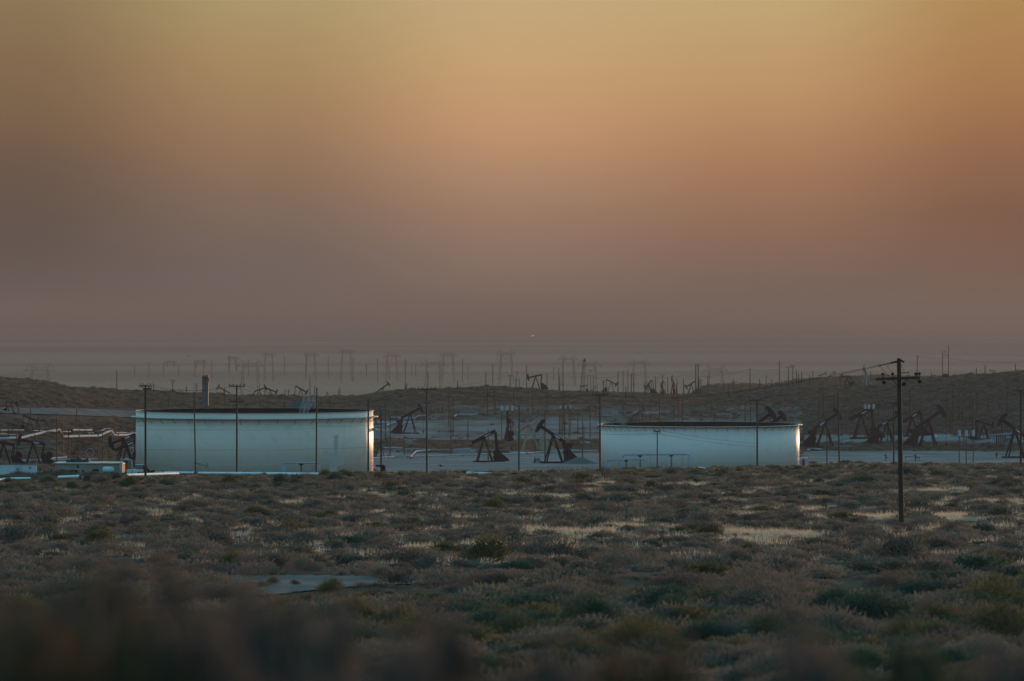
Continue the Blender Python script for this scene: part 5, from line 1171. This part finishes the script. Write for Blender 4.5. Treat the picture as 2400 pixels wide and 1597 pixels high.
def bird_mesh(ph):
    b = MB(); c, s = math.cos(ph), math.sin(ph)
    b.add([(0, -.5, 0), (.09, -.1, .02), (0, .05, .07), (-.09, -.1, .02), (0, .45, 0), (0, 0, -.07)], [(0, 1, 2), (0, 2, 3), (2, 1, 4), (3, 2, 4), (0, 5, 1), (0, 3, 5), (1, 5, 4), (5, 3, 4)])
    for k in (-1, 1): b.add([(k*.05, -.16, .03), (k*.05, .14, .03), (k*.6*c, .12, .03+.6*s), (k*.6*c, -.16, .03+.6*s), (k*(.6*c+.5), -.02, .03+.6*s-.12)], [(0, 1, 2, 3), (3, 2, 4)] if k > 0 else [(0, 3, 2, 1), (3, 4, 2)])
    return b.mesh('bird', M['bird'])
bms = [bird_mesh(.5), bird_mesh(.1), bird_mesh(-.3)]
fl = [(178, 625), (312, 975), (510, 750), (875, 318), (1048, 440), (965, 520), (1225, 512), (1330, 520), (1385, 475), (1440, 435), (1412, 385), (1375, 587), (1275, 665), (1325, 692), (1420, 690), (1480, 698), (1670, 570), (1688, 493), (1992, 555)]
for k, (x, y) in enumerate(fl):
    p = at(690+x/21.43, 340+y/21.43, 1450+random.uniform(-15, 15)); o = link('bird', bms[k % 3], None, p); sc_ = random.uniform(.26, .40); o.scale = (sc_, sc_, sc_); o.rotation_euler = (random.uniform(-.3, .3), random.uniform(-.4, .4), random.uniform(0, 6))
    tag(o, {3: 'topmost tiny bird of the loose flock in the sky', 0: 'tiny bird trailing at one end of the sky flock', 18: 'tiny bird leading alone at the other end of the flock', 1: 'lowest tiny bird of the loose sky flock', 2: 'tiny bird just above the lowest one of the flock'}.get(k, 'tiny dark bird in the thick of the sky flock'), 'bird', 'loose flock of birds in the sky')
for x, y, lab in ((1927, 155, 'larger dark bird over the plain, the upper of two'), (1907, 187, 'larger dark bird over the plain, the lower of two')):
    o = link('bird', bms[0], None, at(*Rp('A', x, y), 520)); o.scale = (.26,)*3; o.rotation_euler = (.3, .2 if y > 160 else -.3, 1.2 if y < 160 else .1); tag(o, lab, 'bird', 'two birds low over the plain')

# ------------------------------------------------------------------ brush
def bush_mesh(name, seed, m, n, blade, width, lobes=8, hgt=.95, upward=.7):
    rg = np.random.default_rng(seed)
    L_ = []
    for k in range(lobes):
        a_ = rg.uniform(0, 6.283); rr = rg.uniform(.0, .62)**.8; L_.append((rr*math.cos(a_), rr*math.sin(a_), rg.uniform(.15, .45)*(1.2-rr), rg.uniform(.30, .48)))
    vs = []; fs = []
    for i in range(n):
        lx, ly, lz, lr = L_[i % lobes]
        d = rg.normal(size=3); d /= np.linalg.norm(d); d[2] = abs(d[2])*1.0-(.25 if rg.random() < .3 else 0)
        rr = lr*rg.uniform(.35, 1.05)**.6
        p = np.array([lx+d[0]*rr, ly+d[1]*rr, max(.0, (lz+d[2]*rr*1.05))*hgt])
        g_ = d*np.array([1, 1, .6])+np.array([0, 0, upward])+rg.normal(size=3)*.35; g_ /= np.linalg.norm(g_)
        l1 = blade*rg.uniform(.5, 1.4); s_ = np.cross(g_, rg.normal(size=3)); s_ /= np.linalg.norm(s_)+1e-9; s_ *= width*rg.uniform(.6, 1.3)
        q = p+g_*l1*.55; e = p+g_*l1
        o = len(vs); vs += [tuple(p-s_*.35), tuple(p+s_*.35), tuple(q+s_), tuple(e), tuple(q-s_)]; fs.append((o, o+1, o+2, o+3, o+4))
    me_ = bpy.data.meshes.new(name); me_.from_pydata(vs, [], fs); me_.materials.append(m); me_.update(); me_['top'] = float(np.percentile([v[2] for v in vs], 96.5)); return me_
def grass_mesh(seed, n=80):
    rg = np.random.default_rng(seed); vs = []; fs = []
    for i in range(n):
        a_ = rg.uniform(0, 6.283); r_ = rg.uniform(0, 1)**.5*.7; p = np.array([r_*math.cos(a_), r_*math.sin(a_), -.02]); ln = rg.uniform(.25, .6)
        d = np.array([rg.normal()*.28, rg.normal()*.28, 1]); w_ = .009+rg.random()*.011; t_ = rg.uniform(0, 3.14); s_ = np.array([math.cos(t_)*w_, math.sin(t_)*w_, 0])
        o = len(vs); e = p+d*ln; vs += [tuple(p-s_), tuple(p+s_), tuple(e)]; fs.append((o, o+1, o+2))
    me_ = bpy.data.meshes.new('straw_grass'); me_.from_pydata(vs, [], fs); me_.materials.append(M['straw']); me_.update(); return me_
MID = []   # (mesh, weight)
for s_ in range(4): MID.append(bush_mesh('brown_brush', 10+s_, M['brush'], 900, .13, .017, 9+3*s_, [.8, .65, .95, .7][s_]))
for s_ in range(2): MID.append(bush_mesh('sage_brush', 30+s_, M['brush2'], 620, .17, .024))
MID.append(bush_mesh('green_brush', 40, M['green'], 650, .16, .026)); MID.append(bush_mesh('olive_brush', 41, M['olive'], 620, .17, .024))
FINE = {'brush': [bush_mesh('brown_brush', 60+s_, M['brush'], 5200, .075, .0065, 13+3*s_, .85, .45) for s_ in range(3)],
        'brush2': [bush_mesh('sage_brush', 70, M['brush2'], 5200, .075, .007, 15, .85, .45)],
        'green': [bush_mesh('green_brush', 80+s_, M['green'], 5200, .07, .009, 14, .9, .4) for s_ in range(2)],
        'olive': [bush_mesh('olive_brush', 90, M['olive'], 5200, .075, .007, 14, .9, .4)]}
def on_road(x, y):
    px = 1200+FP*x/y; py = HOR-hz1(x, y)/y*FP
    for top, bot, lo, hi in ROADS:
        if lo < y < hi and top[0][0] < px < top[-1][0] and I(px, top)-1 < py < I(px, bot)+1: return True
    return False
# prominent bushes
KIND = {'brush': ('brown_shrub', 'shrub'), 'brush2': ('sage_shrub', 'shrub'), 'green': ('green_shrub', 'shrub'), 'olive': ('olive_shrub', 'shrub')}
def bush(px, pb, wpx, kind, label, lo=60, hi=655, asp=1.15, group='larger desert shrubs', Y=None, z=None):
    Y = Y or findY(px, pb, lo, hi); x = (px-1200)/FP*Y; wd = wpx/FP*Y/1.75*1.12
    o = link(KIND[kind][0], random.choice(FINE[kind]), None, (x, Y, (hz1(x, Y) if z is None else z)-.04)); o.scale = (wd, wd, wd*asp); o.rotation_euler = (0, 0, random.uniform(0, 6.28)); tag(o, label, 'shrub', group); return o
for x, y, wz, kd, lab in ((140, 1120, 240, 'green', 'green shrub below the white trailer'), (320, 1190, 250, 'olive', 'olive shrub in front of the dirt track start'), (800, 1140, 330, 'green', 'dark green shrub under the first bare front pole'),
                          (950, 1185, 190, 'olive', 'small olive shrub below the dark green one'), (1200, 1215, 300, 'green', 'teal green shrub before the low pipe stand'), (1495, 1215, 220, 'olive', 'rounded olive shrub beside the teal one'),
                          (1480, 1120, 330, 'green', 'large green shrub before the tan building'), (1720, 1130, 300, 'olive', 'olive shrub between the large green ones'), (1950, 1085, 310, 'green', 'tall green shrub hiding the end of the tan building'),
                          (2180, 1170, 380, 'olive', 'big rounded olive shrub at the foot of the switch pole'), (40, 1200, 180, 'green', 'low green shrub at the picture edge'), (1100, 1090, 220, 'green', 'green shrub behind the teal one')):
    px, py = Rp('I', x, y); bush(px, py, wz/7.142, kd, lab, lo=300)
for x, y, wz, kd, lab in ((75, 1460, 110, 'green', 'small teal shrub by the white posts'), (520, 1390, 110, 'green', 'green shrub beside the double-armed pole'), (690, 1478, 240, 'brush', 'wide brown shrub in front of the long silver pipe'), (740, 1392, 100, 'green', 'green shrub breaking the line of the silver pipe'),
                          (380, 1480, 220, 'olive', 'olive shrub left of the double-armed pole foot'), (900, 1480, 230, 'green', 'dark green shrub under the raised pipe loop'), (1045, 1470, 140, 'green', 'second dark green shrub under the raised pipe loop'), (1190, 1425, 160, 'brush', 'brown shrub by the spiked bare pole'),
                          (1360, 1400, 170, 'olive', 'olive shrub right of the spiked bare pole'), (1460, 1452, 210, 'green', 'green shrub before the sunlit tank edge'), (1545, 1365, 110, 'olive', 'upright olive shrub at the tank foot'), (1590, 1412, 170, 'green', 'dark green shrub close to the black pole'), (1725, 1452, 110, 'green', 'small green shrub in front of the black pole'), (1900, 1440, 200, 'olive', 'olive shrub under the sunlit edge')):
    px, py = Rp('B', x, y); bush(px, py, wz/4.356, kd, lab, lo=300)
for px, py, wpx, kd, lab in ((568, 1388, 58, 'brush2', 'dark upright shrub at the near end of the dirt road'), (613, 1378, 34, 'olive', 'small olive shrub standing in the dirt road'), (640, 1374, 38, 'olive', 'second small olive shrub standing in the dirt road'), (690, 1372, 28, 'olive', 'smallest shrub standing in the dirt road'),
                             (779, 1398, 80, 'olive', 'olive shrub on the near edge of the dirt road'), (616, 1347, 90, 'brush', 'dark shrub behind the dirt road, first of the row'), (723, 1350, 95, 'brush2', 'dark shrub behind the middle of the dirt road'), (896, 1357, 70, 'brush', 'dark shrub behind the far end of the dirt road'),
                             (545, 1335, 80, 'olive', 'yellowish shrub above the dirt road bend'), (2076, 1408, 150, 'brush', 'large dark brown shrub below the tallest pole'), (1954, 1450, 140, 'green', 'large dark green shrub beside the big brown one'), (1383, 1482, 170, 'green', 'large dark green shrub in the lower middle'),
                             (1577, 1464, 130, 'green', 'green shrub right of the large lower middle one'), (1465, 1251, 44, 'brush2', 'dark round shrub amid pale grass'), (1322, 1245, 62, 'brush', 'wide brown shrub amid pale grass'), (1371, 1240, 38, 'brush2', 'small dark shrub beside the pale grass clearing'),
                             (830, 1252, 60, 'brush2', 'dark shrub by the long pale grass strip'), (480, 1290, 70, 'brush2', 'dark shrub in the western brush'), (480, 1262, 52, 'olive', 'olive shrub above the dark western one'), (2300, 1470, 150, 'green', 'green shrub by the lower picture corner'), (1740, 1330, 90, 'brush2', 'dark shrub right of the bare dirt patch'), (1520, 1322, 90, 'brush2', 'dark shrub directly behind the bare dirt patch'), (2230, 1260, 70, 'brush2', 'dark shrub right of the tallest pole foot')):
    bush(px, py, wpx, kd, lab, lo=60)
def near_mesh(name, seed, m, n=24000, blade=.085, width=.010):
    """a full rounded bush of unit radius and height with an uneven top, twigs thick in its outer shell"""
    rg = np.random.default_rng(seed); ph = rg.uniform(0, 6.28, 8)
    q = rg.uniform(0, 6.283, n); r = rg.uniform(0, 1, n)**.5
    bump = 1+.09*np.sin(3*q+ph[0])*r+.07*np.sin(7*r+ph[1]+2*np.sin(q+ph[2]))+.05*np.sin(11*q+ph[3])*r
    top = np.maximum(0, 1-r**1.9)**.85*bump/1.12
    z = top*rg.uniform(.12, 1, n)**.45
    P_ = np.stack([r*np.cos(q), r*np.sin(q), z], 1)
    g_ = P_*np.array([.7, .7, .5])+np.array([0, 0, .25])+rg.normal(size=(n, 3))*.45; g_ /= np.linalg.norm(g_, axis=1)[:, None]
    ln = blade*rg.uniform(.5, 1.5, n)[:, None]; s_ = np.cross(g_, rg.normal(size=(n, 3))); s_ /= np.linalg.norm(s_, axis=1)[:, None]+1e-9; s_ *= width*rg.uniform(.6, 1.5, n)[:, None]
    V_ = np.stack([P_-s_*.5, P_+s_*.5, P_+g_*ln*.55+s_, P_+g_*ln, P_+g_*ln*.55-s_], 1).reshape(-1, 3)
    me_ = bpy.data.meshes.new(name); me_.from_pydata(V_.tolist(), [], [tuple(range(k*5, k*5+5)) for k in range(n)]); me_.materials.append(m); me_.update(); return me_
NEARB = {'brush': [near_mesh('brown_brush', 100+s_, M['near']) for s_ in range(3)], 'green': [near_mesh('green_brush', 110, M['near_g'], width=.012)], 'olive': [near_mesh('olive_brush', 111, M['near_o'])]}
# foreground brush close to the lens
for px, pt, Y, wd, kd, lab in ((40, 1400, 9.0, .42, 'brush', 'blurred brown shrub in the near corner'), (350, 1352, 9.5, .40, 'brush', 'blurred brown shrub with the highest top'), (610, 1402, 9.0, .28, 'brush', 'blurred dark shrub beside the highest one'), (-150, 1430, 8.5, .45, 'brush', 'blurred brown shrub cut by the picture edge'),
                               (1035, 1432, 9.5, .20, 'brush', 'blurred brown shrub standing alone in the middle'), (830, 1475, 8.5, .30, 'brush', 'blurred shrub filling the dip beside the lone one'), (150, 1480, 6.8, .40, 'olive', 'blurred rust-tinged shrub low in the near corner'), (520, 1490, 7.0, .36, 'brush', 'blurred dark shrub low under the highest one'),
                               (1280, 1508, 8.2, .30, 'brush', 'blurred brown shrub just past the lone one'), (1540, 1528, 8.5, .36, 'olive', 'blurred yellowish shrub at the bottom edge'), (1830, 1530, 8.0, .36, 'brush', 'blurred low brown shrub at the bottom edge'), (2080, 1500, 11.0, .40, 'green', 'blurred dark green shrub near the corner'), (2350, 1520, 9.0, .36, 'brush', 'blurred brown shrub in the far bottom corner'),
                               (1000, 1535, 7.0, .34, 'brush', 'blurred brown shrub at the bottom middle')):
    x = (px-1200)/FP*Y; zg = hz1(x, Y); H = -(pt-(105 if px < 700 else 62)-HOR)/FP*Y-zg
    o = link(KIND[kd][0], random.choice(NEARB[kd]), None, (x, Y, zg-.05)); o.scale = (wd*1.45, wd*1.45, H+.05); o.rotation_euler = (0, 0, random.uniform(0, 6.28)); tag(o, lab, 'shrub', 'blurred shrubs right in front')

def scatter(n, r0, r1, p0=-900, p1=3300):
    r = np.sqrt(rng.uniform(r0*r0, r1*r1, n)); px = rng.uniform(p0, p1, n); return (px-1200)/FP*r, r
# field brush
Xp, Yp_ = scatter(34000, 52, 700); Xq, Yq = scatter(2600, 52, 135, -300, 2700); X = np.concatenate([Xp, Xq]); Y_ = np.concatenate([Yp_, Yq]); n = len(X)
ba, stw, fr = zone_attr(X, Y_); patch = wnoise(X, Y_, 9., 25)*.6+wnoise(X, Y_, 23., 15)*.8
pxs = 1200+FP*X/Y_
lim = np.interp(Y_, [52, 170, 240, 640], [2, 1.1, .52, .60])+np.interp(pxs, [0, 500, 1000, 2400], [.6, .35, 0, 0])
keep = (patch < lim) | (rng.random(n) < .30); inpatch = patch >= lim
keep &= ~((Y_ > 640) & (ba > .3))
keep &= np.hypot(X-T1.location.x, Y_-Y1) > R1+2
idx0 = np.where(keep)[0]
W_ = rng.gamma(3.6, .34, n)*np.interp(Y_, [52, 120, 300, 640], [.62, .85, .95, 1.1]); W_ = np.clip(W_, .4, 3.3)*np.where(inpatch, .72, 1.0); W_ = np.where(Y_ > 500, np.minimum(W_, np.interp(Y_, [500, 560, 620], [2.4, 1.7, 1.25])), W_)
idx = []
for i in idx0:
    if on_road(X[i], Y_[i]): continue
    lim_ = None
    if 545 < pxs[i] < 1060 and Y_[i] < 152: lim_ = I(pxs[i], [(545, 1392), (740, 1378), (1060, 1364)])
    if 1470 < pxs[i] < 1570 and Y_[i] < 178: lim_ = 1336
    if lim_:      # low growth only on the near side of the road and the patch
        room = -(lim_-HOR)/FP*Y_[i]-hz1(X[i], Y_[i])
        if room < .22: continue
        W_[i] = min(W_[i], room/.5)
    idx.append(i)
gfrac = np.interp(Y_, [52, 130, 180, 480, 560, 700], [.40, .35, .08, .06, .35, .4])
gr = rng.random(n)
kindi = np.where(gr < gfrac*.6, 6, np.where(gr < gfrac, 7, rng.integers(0, 6, n)))
idx = sorted(idx, key=lambda i: Y_[i]/W_[i])
inview = [i for i in idx if -60 < pxs[i] < 2460]
near = set(inview[:230])
desc_b = {0: 'dusky brown brush clump in the near half of the field', 6: 'dark green brush clump in the near half of the field', 7: 'olive brush clump in the near half of the field', 4: 'grey sage clump in the near half of the field'}
for i in near:
    kd = 'green' if kindi[i] == 6 else 'olive' if kindi[i] == 7 else 'brush2' if kindi[i] > 3 else 'brush'
    me_ = random.choice(FINE[kd]); o = link(KIND[kd][0], me_, None, (X[i], Y_[i], hz1(X[i], Y_[i])-.05)); s_ = W_[i]/1.75; o.scale = (s_, s_, s_*rng.uniform(.55, .95)); o.rotation_euler = (0, 0, rng.uniform(0, 6.28))
    zn = int(np.searchsorted([560, 1010, 1480, 1900], pxs[i])); zt = ('in the brush short of the dirt road end', 'around the curving dirt road', 'between the dirt road and the bare dirt patch', 'just past the bare dirt patch', 'below the tallest wooden pole')[zn]
    szn = 'large' if W_[i] > 1.9 else 'small' if W_[i] < 1.2 else 'middling'; cn = {'green': 'dark green', 'olive': 'olive', 'brush': 'dusky brown', 'brush2': 'grey sage'}[kd]
    tag(o, '%s %s shrub %s' % (szn, cn, zt), 'shrub', '%s %s shrubs %s' % (szn, cn, zt))
rest = np.array([i for i in idx if i not in near])
# far scrub on the flat and the hills
Xa, Ya = scatter(34000, 650, 1500, -500, 2900); Xd, Yd_ = scatter(16000, 700, 1700, -400, 345); Xb, Yb_ = scatter(62000, 1450, 2150, -300, 2700); Xc, Yc_ = scatter(6000, 2550, 2800, 1600, 2600)
X2 = np.concatenate([Xa, Xb, Xc, Xd]); Y2_ = np.concatenate([Ya, Yb_, Yc_, Yd_]); n = len(X2)
ba2, _, _ = zone_attr(X2, Y2_); Z2_ = height(X2, Y2_); px2 = 1200+FP*X2/Y2_; py2 = HOR-Z2_/Y2_*FP
cy = I(px2, CRESTY)
keep2 = (rng.random(n) > np.where(Y2_ < 1500, ba2*1.25, ba2*1.6)) & ((Y2_ < cy+40) | ((px2 > 1640) & (Y2_ > 2550) & (Y2_ < 2780)))
keep2 &= np.hypot(X2-T1.location.x, Y2_-Y1) > R1+2; keep2 &= np.hypot(X2-T2.location.x, Y2_-Y2) > R2+2
keep2 &= ~((px2 > 560/1) & (px2 < 1400) & (Y2_ < 900) & (ba2 > .5))
i2 = np.array([i for i in np.where(keep2)[0] if not (px2[i] < 345 and 956 < py2[i] < 984)])
W2 = np.clip(rng.gamma(5, .34, n), .8, 4.0)*np.interp(Y2_, [650, 1600, 2000], [1, 1.0, 1.05]); k2 = np.where(rng.random(n) < np.where(Y2_ > 1600, .25, .15), rng.integers(6, 8, n), rng.integers(0, 6, n))
def gn_scatter(name, xs, ys, zs, sc3, kinds, meshes, label, cat=None):
    src = bpy.data.collections.new(name+'_sources')
    for k, m_ in enumerate(meshes):
        so = bpy.data.objects.new('source_%02d' % k, m_); src.objects.link(so)
    me_ = bpy.data.meshes.new(name); me_.vertices.add(len(xs)); me_.vertices.foreach_set('co', np.stack([xs, ys, zs], 1).astype(np.float32).ravel())
    at1 = me_.attributes.new('scl', 'FLOAT_VECTOR', 'POINT'); at1.data.foreach_set('vector', sc3.astype(np.float32).ravel())
    at2 = me_.attributes.new('rot', 'FLOAT_VECTOR', 'POINT'); at2.data.foreach_set('vector', np.stack([np.zeros(len(xs)), np.zeros(len(xs)), rng.uniform(0, 6.28, len(xs))], 1).astype(np.float32).ravel())
    at3 = me_.attributes.new('idx', 'INT', 'POINT'); at3.data.foreach_set('value', kinds.astype(np.int32))
    o = link(name, me_); g = bpy.data.node_groups.new(name, 'GeometryNodeTree')
    g.interface.new_socket('Geometry', in_out='INPUT', socket_type='NodeSocketGeometry'); g.interface.new_socket('Geometry', in_out='OUTPUT', socket_type='NodeSocketGeometry')
    gi = g.nodes.new('NodeGroupInput'); go = g.nodes.new('NodeGroupOutput'); ip = g.nodes.new('GeometryNodeInstanceOnPoints'); ci = g.nodes.new('GeometryNodeCollectionInfo')
    ci.inputs['Collection'].default_value = src; ci.inputs['Separate Children'].default_value = True; ci.inputs['Reset Children'].default_value = True
    def na(nm, ty): a_ = g.nodes.new('GeometryNodeInputNamedAttribute'); a_.data_type = ty; a_.inputs['Name'].default_value = nm; return a_.outputs['Attribute']
    g.links.new(gi.outputs[0], ip.inputs['Points']); g.links.new(ci.outputs[0], ip.inputs['Instance']); ip.inputs['Pick Instance'].default_value = True
    g.links.new(na('idx', 'INT'), ip.inputs['Instance Index']); g.links.new(na('rot', 'FLOAT_VECTOR'), ip.inputs['Rotation']); g.links.new(na('scl', 'FLOAT_VECTOR'), ip.inputs['Scale'])
    g.links.new(ip.outputs[0], go.inputs[0])
    md = o.modifiers.new('scatter', 'NODES'); md.node_group = g
    tag(o, label, cat, kind='stuff'); return o
s_ = W_[rest]/1.75; sc3 = np.stack([s_, s_, s_*rng.uniform(.5, .95, len(rest))], 1)
gn_scatter('desert_brush', X[rest], Y_[rest], height(X[rest], Y_[rest])-.05, sc3, kindi[rest], MID, 'low brown desert brush covering the field')
s2 = W2[i2]/1.75; sc3 = np.stack([s2, s2, s2*rng.uniform(.5, .85, len(i2))], 1)
gn_scatter('distant_scrub', X2[i2], Y2_[i2], Z2_[i2]-.1, sc3, k2[i2], MID, 'scrub dotted over the oilfield flat and the ridge')
# straw grass in the open patches
n = 150000; X3, Y3 = scatter(n, 185, 640, -600, 3000)
_, st3, _ = zone_attr(X3, Y3); patch3 = wnoise(X3, Y3, 9., 25)*.6+wnoise(X3, Y3, 23., 15)*.8
k3 = (rng.random(n) < np.clip((st3-.42)*2.2, 0, 1)) | (rng.random(n) < .02)
i3 = np.array([i for i in np.where(k3)[0] if not on_road(X3[i], Y3[i])])
g3 = rng.uniform(.6, 1.15, len(i3)); sc3 = np.stack([g3*1.2, g3*1.2, g3*.9], 1)
gn_scatter('dry_grass', X3[i3], Y3[i3], height(X3[i3], Y3[i3]), sc3, rng.integers(0, 3, len(i3)), [grass_mesh(s) for s in (1, 2, 3)], 'pale dry straw grass in the clearings')

# ------------------------------------------------------------------ labels numbered along each zone
ORD = 'first second third fourth fifth sixth seventh eighth ninth tenth eleventh twelfth thirteenth fourteenth fifteenth sixteenth seventeenth eighteenth nineteenth twentieth'.split()
ORD += ['twenty-'+o for o in ORD[:9]]+['thirtieth']+['thirty-'+o for o in ORD[:9]]+['fortieth']
zones = {}
for o, d, z, px in AUTO: zones.setdefault((d, z), []).append((px, o))
for (d, z), l in zones.items():
    l.sort(key=lambda t: t[0])
    for k, (px, o) in enumerate(l):
        o['label'] = (d+', ' + (ORD[k]+' from the left ' if len(l) > 1 else '') + z).replace('  ', ' ')
